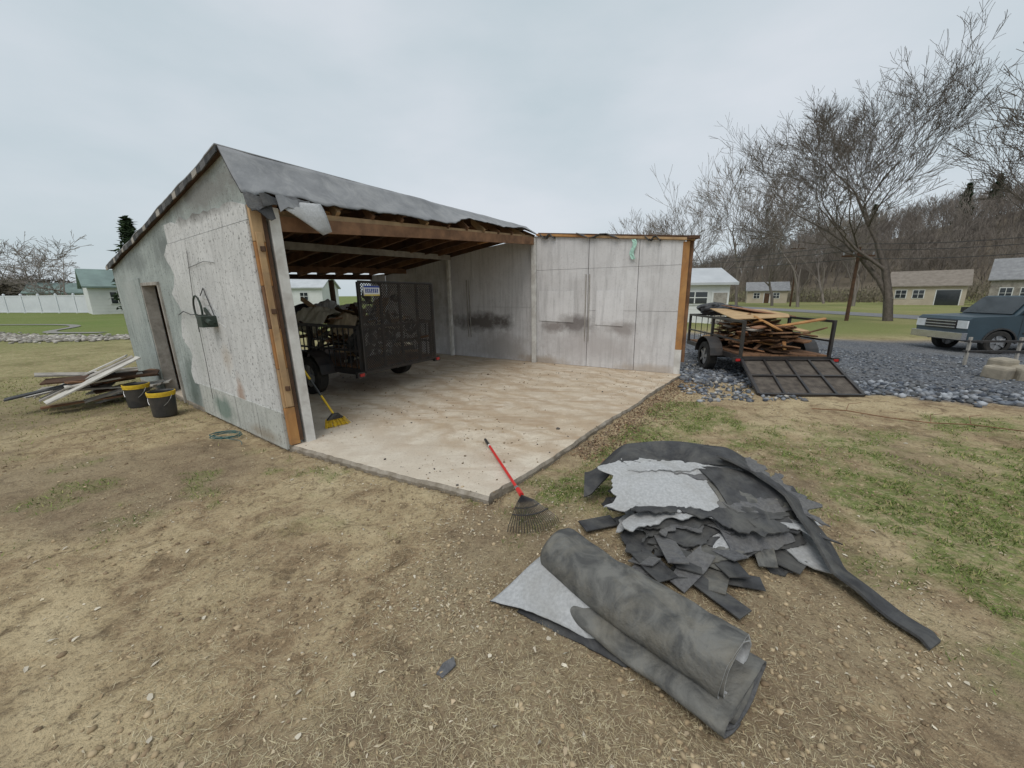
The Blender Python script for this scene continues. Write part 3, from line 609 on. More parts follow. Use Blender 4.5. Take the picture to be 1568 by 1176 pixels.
b=B(); sdv=(T1(1,0,0)-T1(0,0,0)); sg=1 if (T1(.8,0,0).length<T1(-.8,0,0).length) else -1
for k,(x0,y0,z0,w_,h_) in enumerate(((.78,1.1,1.28,.9,.4),(.70,.35,1.20,.6,.35),(.35,1.3,1.50,.8,.5))):
    # crumpled sheets spilling toward the near rail
    b.grid(22,20,lambda u,v: T1(sg*(x0-.9*u*w_),y0+w_*v*.9,z0+.10*math.sin(u*4+k)+.20*(float(fbm(u*5+k,v*5,8))-.5)-.15*abs(v-.5)-.9*max(0,.28-u)),[tarp2,tarp,white_paint][k])
b.obj("canvas",tr1,solid=.01)
b=B()
for (cx,cy,cz,rx,ry,rz) in((sg*.45,.35,.85,.28,.2,.24),(sg*.2,2.15,1.2,.3,.25,.22)):
    def f(u,v,cx=cx,cy=cy,cz=cz,rx=rx,ry=ry,rz=rz):
        a=u*6.2832; e=(v-.5)*math.pi; k=1+.8*(float(fbm(math.cos(a)*2.5+5+cx*3,math.sin(a)*2.5+e*2.2+cy,4))-.5)
        return T1(cx+rx*math.cos(a)*math.cos(e)*k,cy+ry*math.sin(a)*math.cos(e)*k,cz+rz*math.sin(e)*k)
    b.grid(26,14,f,bag)
b.obj("junk_bags",tr1)
b=B(); pw=mat("plate_white",(.75,.76,.78),(.7,.7,.72),5,.4,0); pb=mat("plate_blue",(.03,.07,.35),(.03,.06,.3),5,.4,0); py_=mat("plate_yellow",(.7,.55,.1),(.65,.5,.1),5,.4,0)
Rz=Matrix.Rotation(math.atan2(sdv.y,sdv.x),3,'Z')
pc=T1(sg*.62,-.12,1.66)
b.box(pc,(.30,.01,.15),pw,Rz); nrm=(T1(0,-1,0)-T1(0,0,0))
b.box(pc+nrm*.007+Vector((0,0,.06)),(.29,.006,.025),pb,Rz); b.box(pc+nrm*.007-Vector((0,0,.063)),(.29,.006,.02),py_,Rz)
for i in range(7): b.box(pc+sdv*(-.11+i*.036)+nrm*.008,(.018,.006,.06),pb,Rz)
for i in range(7): b.box(pc+sdv*(-.103+i*.036)+nrm*.010+Vector((0,0,.012*((i*7)%3-1))),(.009,.006,.022),pw,Rz)
b.obj("license_plate",tr1)
b=B(); plast=mat("plastic_wrap",(.60,.60,.59),(.08,.08,.08),9,.25,.6,spec=.8,lo=.40,hi=.5)
for x0,z0,w_,h_ in((-.62,.62,.34,.5),(-.15,.58,.3,.65),(.35,.7,.25,.4),(-.5,1.2,.2,.2),(.05,1.42,.18,.16),(-.55,1.45,.18,.18)):
    b.grid(14,20,lambda u,v: T1(x0+w_*u,.06+.22*float(fbm(u*6+x0,v*8,9)),z0+h_*v*(1+.2*math.sin(u*9))),plast)
b.obj("plastic_sheet",tr1)
rr=Vector((5.22,7.3,0)); f2=Vector((.07,1,0))
tr2,T2=trailer("utility_trailer",rr,f2,W_=1.62,Ln=2.7,rail=1.12,gate='down',slat=0,wheeloff=1.1,ramp_end=Vector((4.05,6.12,.03)))
scr=mat("scrap_red",(.33,.17,.09),(.2,.10,.06),4,.85,.3)
b=B(); heap(b,T2,-.5,.5,.3,2.1,.52,1.08,160,[wood_tan,wood_new,wood_mid,wood_dark,scr,wood_mid,felt,wood_grey,wood_mid],(.3,1.2),.022)
ply=mat("plywood",(.50,.35,.19),(.40,.26,.13),3,.85,.3,stretch=(1,4,1),dust=(.28,.19,.11))
b.prism([T2(-.72,.6,1.12),T2(.25,.45,1.17),T2(.5,.9,1.2),T2(.55,1.9,1.26),T2(-.6,2.1,1.28)],(0,0,.015),ply)
b.prism([T2(-.1,1.1,1.26),T2(.72,1.0,1.15),T2(.68,2.1,1.22),T2(-.3,2.2,1.36)],(0,0,.015),scr)
b.obj("scrap_wood",tr2)
b=B()
for (cx,cy,cz,rx,ry,rz) in((-.35,2.45,1.27,.35,.3,.14),(.05,2.5,1.24,.3,.25,.11)):
    def f(u,v,cx=cx,cy=cy,cz=cz,rx=rx,ry=ry,rz=rz):
        a=u*6.2832; e=(v-.5)*math.pi; k=1+.9*(float(fbm(math.cos(a)*2.5+5+cx*3,math.sin(a)*2.5+e*2+cy,4))-.5)
        return T2(cx+rx*math.cos(a)*math.cos(e)*k,cy+ry*math.sin(a)*math.cos(e)*k,cz+rz*math.sin(e)*k)
    b.grid(26,14,f,bag)
b.obj("black_tarp",tr2)
# ------------------------------------------------------------------ broom, rake, buckets, boards
b=B(); p0=Vector((-2.22,4.60,.21)); p1=Vector((-2.93,4.78,1.31)); dd=(p1-p0).normalized()
b.tube(p0,p0+dd*.28,.013,yellow); b.tube(p0+dd*.28,p0+dd*.52,.0135,black_pl); b.tube(p0+dd*.52,p1,.013,yellow)
b.prism([p0+Vector((-.02,-.02,.02)),p0+Vector((.04,.02,.02)),p0+Vector((.07,.08,-.05)),p0+Vector((-.07,-.07,-.05))],(.03,-.03,0),black_pl)
for i in range(200):
    t=random.uniform(-1,1); q=p0+Vector((.07*t,.075*t,-.045))+Vector((random.uniform(-.02,.02),random.uniform(-.02,.02),0)); e=Vector((q.x+.03*t+random.gauss(0,.012)+.03,q.y+.03*t+random.gauss(0,.012),.066)); b.tube(q,e,.003,yellow,n=3)
b.obj("push_broom")
b=B(); p0=Vector((.035,2.86,.12)); p1=Vector((-.30,4.02,.09)); dd=(p1-p0).normalized()
b.tube(p0,p0+dd*1.0,.013,red,n=10); b.tube(p0+dd*1.0,p1,.015,black_pl,n=10); b.tube(p0+dd*.99,p0+dd*1.02,.0155,white_paint,n=10); b.tube(p0-dd*.05,p0+dd*.02,.016,steel)
b.tube(p0-dd*.12,p0-dd*.02,.02,red)
fd=Vector((.30,-.95,0)).normalized(); fs_=Vector((fd.y,-fd.x,0)); hub=p0-dd*.12
for i in range(22):
    a=(i/21-.5)*1.25; d=fd*math.cos(a)-fs_*math.sin(a); e=hub+d*.32; e.z=.05; m_=hub+d*.12; m_.z=.12
    b.tube(hub,m_,.0028,black_steel,n=4); b.tube(m_,e,.0028,black_steel,n=4); b.tube(e,Vector((e.x+d.x*.02,e.y+d.y*.02,.015)),.0028,black_steel,n=4)
for q in(.16,.24):
    arc=[hub+(fd*math.cos(a)-fs_*math.sin(a))*q+Vector((0,0,-.12*q)) for a in np.linspace(-.62,.62,9)]
    for s_,e_ in zip(arc[:-1],arc[1:]): b.beam(s_,e_,.012,.004,black_steel)
b.obj("leaf_rake")
def bucket(loc):
    b=B(); x,y=loc; n=32; r=[(.125,.0),(.135,.02),(.148,.30),(.155,.30),(.155,.325),(.160,.325),(.160,.36),(.150,.362),(.140,.34),(.128,.05)]
    vs=[(x+rr*math.cos(6.2832*i/n),y+rr*math.sin(6.2832*i/n),z) for rr,z in r for i in range(n)]
    for j in range(len(r)-1):
        b.add([vs[k] for k in range(j*n,(j+2)*n)],[(i,(i+1)%n,n+(i+1)%n,n+i) for i in range(n)],yellow if 3<=j<=6 else black_pl)
    b.tube((x,y,.0),(x,y,.25),.124,wood_dark,n=n)
    hp=[Vector((x+.165*math.cos(a),y-.1*abs(math.sin(a))-.02,.31-.17*math.sin(a))) for a in np.linspace(0,math.pi,12)]; b.path(hp,.004,steel,5)
    b.obj("plastic_bucket",smooth=False)
bucket((-5.75,5.75)); bucket((-4.95,5.28))
pale=mat("board_pale",(.66,.64,.59),(.46,.44,.40),4,.85,.3,dust=(.25,.22,.18))
b=B(); cx,cy=-6.55,6.15
for i in range(22):
    a=math.radians(random.gauss(50,22)); l=random.uniform(.5,1.35); wd=random.choice([.1,.15,.25]); z=.03+i*.017
    R=Matrix.Rotation(a,3,'Z')@Matrix.Rotation(random.gauss(-.12,.14),3,'Y')@Matrix.Rotation(random.gauss(0,.12),3,'X'); c=Vector((cx+random.gauss(0,.25),cy+random.gauss(0,.25),z+.06))
    b.box(c,(l,wd,.022),random.choice([pale,wood_grey,wood_mid,pale,wood_dark,wood_grey,felt]),R)
for i in range(3):
    R=Matrix.Rotation(math.radians(38+9*i),3,'Z')@Matrix.Rotation(-.45,3,'Y'); b.box((cx-.30+.24*i,cy-.10-.14*i,.44),(1.2,.26,.02),[pale,wood_grey,pale][i],R)
b.obj("scrap_board_pile")
b=B(); 
for i in range(3): b.box((-8.5+.2*i,8.4+.15*i,.05+.03*i),(1.6,.12,.03),[wood_dark,pale,wood_grey][i],Matrix.Rotation(.4+.1*i,3,'Z'))
b.obj("scrap_boards")
b=B(); teal=mat("cord_teal",(.02,.13,.13),(.02,.08,.10),4,.5,0)
pts=[]
for i in range(80):
    a=i*.37+.3*math.sin(i); r_=.12+.05*math.sin(i*.37); pts.append(Vector((-3.42+r_*math.cos(a)*1.3,4.32+r_*math.sin(a)*.9,.02+.0005*i)))
pts+= [Vector((-3.25+.05*i,4.25-.01*i*i,.02)) for i in range(5)]
b.path(pts,.0035,teal,4); b.obj("cord_coil")
# ------------------------------------------------------------------ roofing roll
ax=Vector((.634,-.773,0)); px_=Vector((-.773,-.634,0)); base=Vector((.293,1.995,0))
def spiral(u,v,turns,a0,b0,cz,off,y0,y1,seed,shr=.8,fray=.03,drag=0,th0=-70):
    th=math.radians(th0)+u*turns*2*math.pi; k=1-shr*u
    ca,sa=math.cos(th),math.sin(th); L_=y0+(y1-y0)*v
    L_+= fray*(float(fbm(u*7,seed,seed,3))-.5)*(1 if v>.5 else -1)*2*abs(v-.5)*2
    wv=1+.12*(float(fbm(v*3+seed,math.cos(th)+2,seed))-.5)
    dent=.028*(float(fbm(v*4+2,math.cos(th)*2+4,seed+4))-.5)-.020*max(0,sa)*math.exp(-((v-.45-.15*ca)/.05)**2)-.014*max(0,sa)*math.exp(-((v-.75+.1*ca)/.04)**2)-.012*max(0,sa)*math.exp(-((v-.2-.1*ca)/.04)**2)
    sgn=lambda q,e:math.copysign(abs(q)**e,q)
    xx=a0*k*sgn(ca,.9)*wv; zz=b0*k*sgn(sa,.9)*wv+dent*k
    xx+=.015*math.sin(v*4)
    p=base+ax*L_+px_*(off+xx); return Vector((p.x,p.y,max(cz+zz-drag*(1-k)*b0,.006)))
rr_=root("roofing_roll")
b=B(); b.grid(140,48,lambda u,v: spiral(u,v,2.1,.158,.112,.180,0,-.03,.95,3,.26,.02,.3),felt2)
b.mats=[granule,felt2]; b.obj("upper_roll",rr_,solid=.009,matoff=1,smooth=True)
b=B(); b.grid(190,44,lambda u,v: spiral(u,v,3.3,.225,.058,.066,-.005,.04,1.00,11,.55,.03,.1),felt2); b.mats=[granule_d,felt2]; b.obj("lower_fold",rr_,solid=.009,matoff=1,smooth=True)
b=B()
def fl(u,v):
    p=Vector((.28,2.07,0)).lerp(Vector((.66,1.56,0)),u); q=Vector((-.13,1.78,0)).lerp(Vector((.46,1.50,0)),u)
    r_=p.lerp(q,v+.06*(float(fbm(u*9,2,3))-.5)); z=.12*(1-v)+.04+.03*math.sin(u*4)*v+.02*math.sin(v*5)
    return Vector((r_.x,r_.y,z))
b.grid(40,16,fl,granule); b.mats=[felt,granule]; b.obj("pale_flap",rr_,solid=.008,matoff=1,smooth=True)
b=B()
def fl2(u,v):
    p=Vector((.20,1.93,0)).lerp(Vector((.66,1.50,0)),u); q=Vector((.02,1.72,0)).lerp(Vector((.50,1.40,0)),u)
    r_=p.lerp(q,v+.08*(float(fbm(u*7,5,3))-.5)); return Vector((r_.x,r_.y,.035-.022*v))
b.grid(30,8,fl2,felt); b.obj("under_flap",rr_,solid=.008,smooth=True)
# ------------------------------------------------------------------ roofing pile
pile=root("torn_roofing_pile")
def sheet(name,cx,cy,z,w_,d_,rot,tx,ty,seed,top,bot,arch=.0,rag=.10,wav=.02,th=.008,nu=60,nv=28):
    b=B(); R=Matrix.Rotation(rot,3,'Z')@Matrix.Rotation(tx,3,'X')@Matrix.Rotation(ty,3,'Y')
    def f(u,v):
        ex=(float(fbm(v*6,seed,seed,4))-.5)*rag*2*abs(u-.5)*2; ey=(float(fbm(u*9,seed+5,seed,5))-.5)*rag*2*(abs(v-.5)*2)
        x=(u-.5)*w_+ex*(1 if u>.5 else -1); y=(v-.5)*d_+ey*(1 if v>.5 else -1)
        zz=wav*(float(fbm(u*3+seed,v*3,seed))-.5)*2-arch*((u-.5)*2)**2-.3*arch*((v-.5)*2)**2
        p=Vector((cx,cy,z))+R@Vector((x,y,zz)); p.z=max(p.z,.008); return p
    b.grid(nu,nv,f,top); b.mats=[top,bot]; return b.obj(name,pile,solid=th,matoff=1)
rs=random.Random(4)
for i in range(12):
    sheet("layer_%d"%i,1.42+rs.uniform(-.12,.12),2.47+rs.uniform(-.08,.08)+i*.014,.03+i*.019,rs.uniform(.85,1.2),rs.uniform(.5,.72),rs.uniform(-.35,.2),rs.uniform(-.02,.06),rs.uniform(-.04,.04),20+i,[felt,granule_d,felt,granule,felt][i%5],felt,arch=.02,rag=.16,wav=.035)
sheet("grey_sheet",1.24,2.60,.285,1.06,.48,-.10,.32,.03,44,granule,felt,arch=.03,rag=.11,wav=.02)
sheet("grey_sheet_b",1.46,2.80,.335,.98,.30,-.05,.20,.02,48,granule_d,felt,arch=.03,rag=.08,wav=.02)
sheet("grey_sheet_e",1.30,2.83,.352,.80,.22,-.02,.18,.02,58,granule,felt,arch=.02,rag=.06,wav=.02)
sheet("grey_sheet_c",1.62,2.42,.12,.8,.40,.5,.1,-.03,49,granule,felt,arch=.03,rag=.14,wav=.03)
b=B()
def topf(u,v):
    x=.56+1.60*u; zc=.14+.25*float(ss(0,.24,u))-.28*float(ss(.70,1.0,u)); y=2.84+.24*v-.16*u*u+.10*(float(fbm(u*7,4,8,5))-.5)*(1-v)-.14*float(ss(.7,1,u))-.06*float(1-ss(0,.2,u))
    return Vector((x+.05*v,y,max(zc+.03*v-.05*(1-v)*(1-v)+.018*math.sin(u*11+v*3),.02)))
b.grid(80,16,topf,felt); b.obj("top_sheet",pile,solid=.014)
b=B()
def tail(u,v):
    pts=[(1.66,2.80,.375),(1.86,2.66,.32),(1.95,2.44,.25),(1.94,2.18,.15),(1.90,1.95,.07),(1.95,1.76,.03),(2.00,1.56,.02),(2.0,1.5,.02)]
    k=min(u*7,6.999); i=int(k); t=k-i; t2=t*t*(3-2*t); p=Vector(pts[i]).lerp(Vector(pts[i+1]),t); wd=.20*(1-.5*u)+.03*(float(fbm(u*9,3,3))-.5)
    return p+Vector((wd*(v-.5)*1.0,wd*(v-.5)*.45,-.06*(v-.5)*2*(1-u)+.006*math.sin(u*30)))
b.grid(60,6,tail,felt); b.mats=[felt,felt2]; b.obj("tail_strip",pile,solid=.014,matoff=1)
# broad sheets curling over the right-hand side of the pile
for i in range(6):
    b=B(); dx_=rs.uniform(-.05,.05); dy_=rs.uniform(-.06,.06)
    def tl(uu,v,i=i,dx_=dx_,dy_=dy_):
        a=Vector((1.42-.02*i+.46*v,2.78-.03*i-.10*v,.335-.045*i)); e=Vector((1.52+dx_+.44*v-.03*i,2.14+dy_+.08*v,.025+.006*i+.03*v)); ff=uu*(1+.12*(float(fbm(v*6,i,i+3,4))-.5)); p=a.lerp(e,ff)
        return Vector((p.x+.02*math.sin(uu*4+i),p.y,max(p.z+.07*math.sin(min(uu,1)*3.0)+.02*(float(fbm(uu*4,v*4,i+9))-.5)*2,.012)))
    b.grid(26,22,tl,felt); b.mats=[[felt,felt2,granule_d][i%3],felt]; b.obj("side_sheet_%d"%i,pile,solid=.009,matoff=0)
b=B()
for i in range(26):
    if i<12: x,y=rs.uniform(.78,1.35),rs.uniform(1.95,2.3)
    else: x,y=rs.uniform(.75,1.65),rs.uniform(2.1,2.4)
    R=Matrix.Rotation(rs.uniform(0,3.14),3,'Z')@Matrix.Rotation(rs.gauss(0,.12),3,'X')@Matrix.Rotation(rs.gauss(0,.12),3,'Y')
    l=rs.uniform(.15,.36); wd=rs.uniform(.09,.17); pts=[(-l/2,-wd/2),(l*.1,-wd*.55),(l/2,-wd*.4),(l*.45,wd*.2),(l*.5,wd/2),(-l*.1,wd*.5),(-l*.5,wd*.42)]
    c=Vector((x,y,.03+rs.random()*.05)); b.prism([c+R@Vector((p[0]*rs.uniform(.9,1.1),p[1]*rs.uniform(.85,1.1),0)) for p in pts],R@Vector((0,0,.007)),rs.choice([felt,granule_d,felt,felt2]))
b.box((1.10,1.86,.03),(.42,.11,.007),felt,Matrix.Rotation(-1.05,3,'Z')@Matrix.Rotation(.04,3,'Y')); b.box((.98,2.12,.10),(.36,.12,.008),granule_d,Matrix.Rotation(1.45,3,'Z')@Matrix.Rotation(.15,3,'Y'))
b.box((1.28,1.93,.03),(.30,.11,.007),felt,Matrix.Rotation(-.3,3,'Z')); b.box((.62,2.5,.03),(.26,.13,.008),felt,Matrix.Rotation(.3,3,'Z'))
b.obj("loose_shingles",pile)
b=B(); 
for (x,y,r) in((-.30,1.40,.9),(2.05,2.9,.2)): b.prism([Vector((x,y,.018))+Matrix.Rotation(r,3,'Z')@Vector(p) for p in((-.045,-.02,0),(.03,-.025,.004),(.05,.01,.008),(.0,.028,.004),(-.05,.015,0))],(0,0,.006),granule_d)
b.obj("shingle_scrap")
# ------------------------------------------------------------------ trees
def tree_segs(seed,h,r,levels,kids=3,spread=.55,up=.25,trunk=.3,ratio=(.62,.85)):
    R=random.Random(seed); segs=[]
    def br(p,d,ln,rad,lv):
        n=3 if lv>1 else 2; pts=[]
        for i in range(n):
            d=(d+Vector((R.gauss(0,.11),R.gauss(0,.11),R.gauss(0,.06)+up*.16))).normalized(); q=p+d*(ln/n); r1=rad*(1-.28/n*(i+1)) if lv>0 else rad*.7
            segs.append((*p,*q,rad,r1)); p=q; rad=r1; pts.append((p,d,rad))
        if lv==0: return
        for k in range(kids if lv<levels else kids+1):
            pi=R.choice(pts) if k>0 else pts[-1]; a=R.uniform(0,6.283); sp=spread*R.uniform(.5,1.35)
            if k==0: sp*=.45
            o=Vector((math.cos(a),math.sin(a),0)); o=(o-pi[1]*o.dot(pi[1])).normalized()
            nd=(pi[1]*math.cos(sp)+o*math.sin(sp)).normalized(); f=R.uniform(*ratio)
            br(pi[0],nd,ln*f,pi[2]*(R.uniform(.5,.68) if k else .8),lv-1)
    br(Vector((0,0,-.3)),Vector((0,0,1)),h*trunk,r,levels)
    S=np.array(segs); S[:,:6]*=h/ S[:,5].max(); return S
def segs_mesh(S,minr=0.0,n=4):
    p0=S[:,0:3];p1=S[:,3:6];r0=np.maximum(S[:,6],minr);r1=np.maximum(S[:,7],minr); d=p1-p0; d/=np.linalg.norm(d,axis=1)[:,None]+1e-9
    up=np.where((np.abs(d[:,2])<.9)[:,None],np.array([[0,0,1.]]),np.array([[1.,0,0]])); a=np.cross(d,up); a/=np.linalg.norm(a,axis=1)[:,None]; bb=np.cross(a,d)
    an=np.arange(n)*2*np.pi/n; ring=a[:,None]*np.cos(an)[None,:,None]+bb[:,None]*np.sin(an)[None,:,None]
    V=np.concatenate([p0[:,None]+ring*r0[:,None,None],p1[:,None]+ring*r1[:,None,None]],1); m=len(S); o=(np.arange(m)*2*n)[:,None]
    F=np.stack([np.stack([o[:,0]+i,o[:,0]+(i+1)%n,o[:,0]+n+(i+1)%n,o[:,0]+n+i],-1) for i in range(n)],1).reshape(-1,4)
    return V.reshape(-1,3),F
bark=mat("bark",(.16,.135,.115),(.095,.08,.068),6,.95,.5); bark_l=mat("bark_light",(.27,.235,.21),(.18,.155,.14),.2,.95,0)
def tree(name,x,y,h,r,seed,levels=6,minr=.012,m_=None,n=4,**k):
    S=tree_segs(seed,h,r,levels,**k); V,F=segs_mesh(S,minr,n); z=float(terrain(np.array(x),np.array(y))); V=V+np.array([x,y,z]); return npmesh(name,V,F,m_ or bark)
tree("bare_tree",27.5,28.5,17.8,.36,12,8,.009,n=3,kids=3,spread=.62,up=.42,trunk=.24)
tree("bare_tree",38.5,26.0,20,.45,5,7,.012,kids=3,spread=.6,up=.42,trunk=.24)
tree("bare_tree",41,17.0,16,.32,8,7,.012,kids=3,spread=.6,up=.4,trunk=.24)
for i,(px0,dep,h) in enumerate(((1000,72,17),(1045,74,20),(1090,66,21),(1130,62,22),(1185,64,19),(1225,58,20),(1265,75,20),(1310,60,17),(965,80,16))):
    tree("bare_tree",(px0-784)/591*dep*.975,dep,h,.28,30+i,6,.020,bark_l,n=3,kids=3,spread=.55,up=.4,trunk=.22)
tree("bare_tree",-60,54,10.5,.3,61,6,.02,bark_l,kids=3,spread=.8,up=.1,trunk=.22); tree("bare_tree",-72,60,11,.3,62,6,.02,bark_l,kids=3,spread=.8,up=.1,trunk=.22)
tree("bare_tree",-48,62,14,.3,63,6,.02,bark_l,kids=3,spread=.6,up=.3,trunk=.22); tree("bare_tree",-78,60,12,.3,64,6,.02,bark_l,kids=3,spread=.7,up=.1,trunk=.22)
vars_=[segs_mesh(tree_segs(100+i,14,.22,4,kids=3,spread=.45,up=.4,trunk=.3),.035,3) for i in range(5)]
Vs=[];Fs=[];o=0
cand=[]
for i in range(6000):
    az=math.radians(rng.uniform(14,64)); rD=rng.uniform(104,235); x=math.sin(az)*rD; y=math.cos(az)*rD
    z=float(terrain(np.array(x),np.array(y)))
    if z>.8 or (rD>108 and rng.random()<.07): cand.append((x,y,z))
    if len(cand)>=950: break
for x,y,z in cand:
    v,f=vars_[int(rng.integers(0,5))]; a=rng.uniform(0,6.28); s=rng.uniform(.55,.95); c_,s_=math.cos(a),math.sin(a)
    Vs.append(np.stack([(v[:,0]*c_-v[:,1]*s_)*s+x,(v[:,0]*s_+v[:,1]*c_)*s+y,v[:,2]*s+z-.3],-1)); Fs.append(f+o); o+=len(v)
woodm=mat("woods_bark",(.25,.215,.185),(.14,.12,.105),.05,.95,0)
npmesh("distant_woods",np.concatenate(Vs),np.concatenate(Fs),woodm)
needle=mat("needles",(.035,.06,.025),(.02,.035,.015),1.5,.9,0)
def conifers(name,spots,seed=1,m_=None):
    r=np.random.default_rng(seed); Vs=[]
    for x,y,h,wd in spots:
        z0=float(terrain(np.array(x),np.array(y))); n=3600; t=r.random(n)**.8; a=r.uniform(0,6.28,n); rad=wd*(1-t)**.8*(.35+.65*r.random(n)**.5)*(.75+.25*np.sin(t*38+a*2)); 
        p=np.stack([x+rad*np.cos(a),y+rad*np.sin(a),z0+h*(.08+.92*t)-rad*.15],-1); s=h*.020*r.uniform(.6,1.4,(n,1,1)); Vs.append((p[:,None]+r.normal(0,1,(n,3,3))*s*np.array([1,1,.6])).reshape(-1,3))
    V=np.concatenate(Vs); npmesh(name,V,np.arange(len(V)).reshape(-1,3),m_ or needle)
conifers("pine_tree",[(-35.8,38.5,8.8,2.6)],1)
conifers("evergreen_trees",[(math.sin(a)*d,math.cos(a)*d,h,3) for a,d,h in((.98,190,15),(1.0,195,14),(.95,185,13),(.83,180,12),(.86,184,12),(.72,190,13),(1.02,180,13))],3)
brush=mat("brush",(.10,.085,.06),(.06,.05,.035),.8,.95,0)
r=np.random.default_rng(9); n=26000; bx=r.uniform(-110,-50,n); by=62+r.uniform(-3,3,n)+0*bx; hz=r.random(n)*(2.6+2.2*vn(bx*.15,by*.2,3)); P3=np.stack([bx,by,hz],-1)
npmesh("hedge_row",(P3[:,None]+r.normal(0,.22,(n,3,3))).reshape(-1,3),np.arange(3*n).reshape(n,3),brush)
n=26000; az=np.radians(r.uniform(10,62,n)); rD=r.uniform(106,122,n); bx=np.sin(az)*rD; by=np.cos(az)*rD; hz=terrain(bx,by)+r.random(n)**2*(1.2+4*fbm(bx*.1,by*.1,3))
npmesh("brush_line",(np.stack([bx,by,hz],-1)[:,None]+r.normal(0,1,(n,3,3))*np.array([.12,.12,.35])).reshape(-1,3),np.arange(3*n).reshape(n,3),mat("brush2",(.23,.195,.15),(.15,.135,.095),.3,.95,0))
# ------------------------------------------------------------------ road, poles, wires
asph=mat("asphalt",(.22,.22,.225),(.17,.17,.175),3,.9,.2)
b=B(); b.grid(60,2,lambda u,v: Vector((31+5*v,10+130*u**1.5,0)),asph)
rd=b.obj("road")
for v_ in rd.data.vertices: v_.co.x-= .0012*(v_.co.y-30)**2*.35 if v_.co.y>30 else 0; v_.co.z=float(terrain(np.array(v_.co.x),np.array(v_.co.y)))+.03
def pole(x,y,h):
    b=B(); z=float(terrain(np.array(x),np.array(y))); b.tube((x,y,z-.3),(x,y,z+h),.13,wood_dark,.09,10); b.beam((x-1,y+.2,z+h-.6),(x+1,y-.2,z+h-.6),.1,.12,wood_dark); 
    for k in(-.9,-.3,.9): b.tube((x+k,y-.2*k,z+h-.55),(x+k,y-.2*k,z+h-.35),.05,steel)
    b.obj("utility_pole")
pole(24.9,29,5.2); pole(42.5,60,9); pole(46,22,8)
b=B()
for z0 in(5.0,4.6,4.0):
    for (p,q) in((Vector((18,75,z0+3)),Vector((24.9,29,z0))),(Vector((24.9,29,z0)),Vector((46,22,z0+2)))):
        pts=[p.lerp(q,t)-Vector((0,0,4*t*(1-t)*.8)) for t in np.linspace(0,1,14)]; b.path(pts,.022,black_pl,4)
b.obj("power_lines")
# ------------------------------------------------------------------ background buildings
siding=mat("siding_white",(.72,.73,.72),(.62,.63,.62),1,.7,0); sid_tan=mat("siding_tan",(.50,.44,.35),(.43,.37,.29),1,.7,0); roofg=mat("shingle_grey",(.26,.265,.27),(.19,.19,.2),2,.9,.2); roofb=mat("shingle_brown",(.24,.21,.18),(.18,.155,.13),2,.9,.2); roofl=mat("metal_roof",(.5,.52,.54),(.42,.44,.46),1,.5,0); roofgr=mat("roof_green",(.2,.27,.25),(.15,.2,.19),1,.8,0); stonem=mat("stone_wall",(.38,.35,.31),(.2,.18,.16),3,.9,.6)
def house(name,c,L_,Wd,hw_,hr,rot,wm,rm,wins=(),doors=(),chim=False):
    x,y=c; z=float(terrain(np.array(x),np.array(y))); r_=root(name,(x,y,z)); r_.rotation_euler=(0,0,rot)
    b=B(); b.prism([(-L_/2,-Wd/2,-.3),(-L_/2,Wd/2,-.3),(-L_/2,Wd/2,hw_),(-L_/2,0,hr),(-L_/2,-Wd/2,hw_)],(L_,0,0),wm)
    for k in range(int(hw_/.3)): b.box((0,-Wd/2-.004,.3+k*.3),(L_,.012,.02),wm)
    b.obj("walls",r_)
    b=B(); sl=(hr-hw_)/(Wd/2); e=.35
    for s in(-1,1): b.prism([(-L_/2-e,0,hr+.05),(-L_/2-e,s*(Wd/2+e),hw_-e*sl+.05),(-L_/2-e,s*(Wd/2+e),hw_-e*sl+.2),(-L_/2-e,0,hr+.2)],(L_+2*e,0,0),rm)
    b.obj("roof",r_)
    b=B()
    for (xx,zz,w_,h_,kind) in wins:
        b.box((xx,-Wd/2-.03,zz),(w_+.2,.05,h_+.2),siding); b.box((xx,-Wd/2-.065,zz),(w_,.05,h_),glass); b.box((xx,-Wd/2-.1,zz),(.06,.03,h_),siding); b.box((xx,-Wd/2-.1,zz+.01),(w_,.025,.05),siding)
    for (xx,w_,h_,mm) in doors:
        b.box((xx,-Wd/2-.03,h_/2),(w_+.25,.05,h_+.12),siding); b.box((xx,-Wd/2-.065,h_/2),(w_,.05,h_),mm)
    if wins or doors: b.obj("openings",r_)
    if chim: b=B(); b.box((L_*.2,0,hr+.5),(.8,.8,1.6),stonem); b.obj("chimney",r_)
    return r_
house("white_garage",(12.3,27.5),3.3,5,2.45,3.35,math.radians(-6),siding,roofl,[(-.45,1.6,1.5,.7,0)],[(1.1,.8,1.9,wood_grey)])
house("distant_house",(54,84),7,6,2.5,4.1,-.5,sid_tan,roofg,[(-1.8,1.5,1,1,0),(1.6,1.5,1,1,0)],[(0,.9,2,wood_dark)])
house("tan_house",(68,65),8.5,7,3.0,5.2,-.80,sid_tan,roofb,[(-2.8,1.7,1.2,1.2,0),(-.8,1.7,1.2,1.2,0)],[(2.4,2.5,2.3,glass)])
house("stone_house",(75.5,57),8.5,7,3.8,6.6,-.9,stonem,roofg,[(-2.7,1.8,1.1,1.4,0),(-.8,1.8,1.1,1.4,0),(3.0,1.8,1.1,1.4,0)],[(1.2,1,2.2,siding)],True)
house("distant_house",(16,98),8,7,2.6,4.2,0,siding,roofg,[(-2,1.6,1,1,0),(2,1.6,1,1,0)],[(0,1,2,wood_dark)])
house("white_house",(-41.5,43.5),7,6,2.7,4.3,math.radians(50),siding,roofgr,[(-1.5,1.6,1,1.1,0),(1.8,1.6,1,1.1,0)],[(0.3,.9,2,wood_dark)])
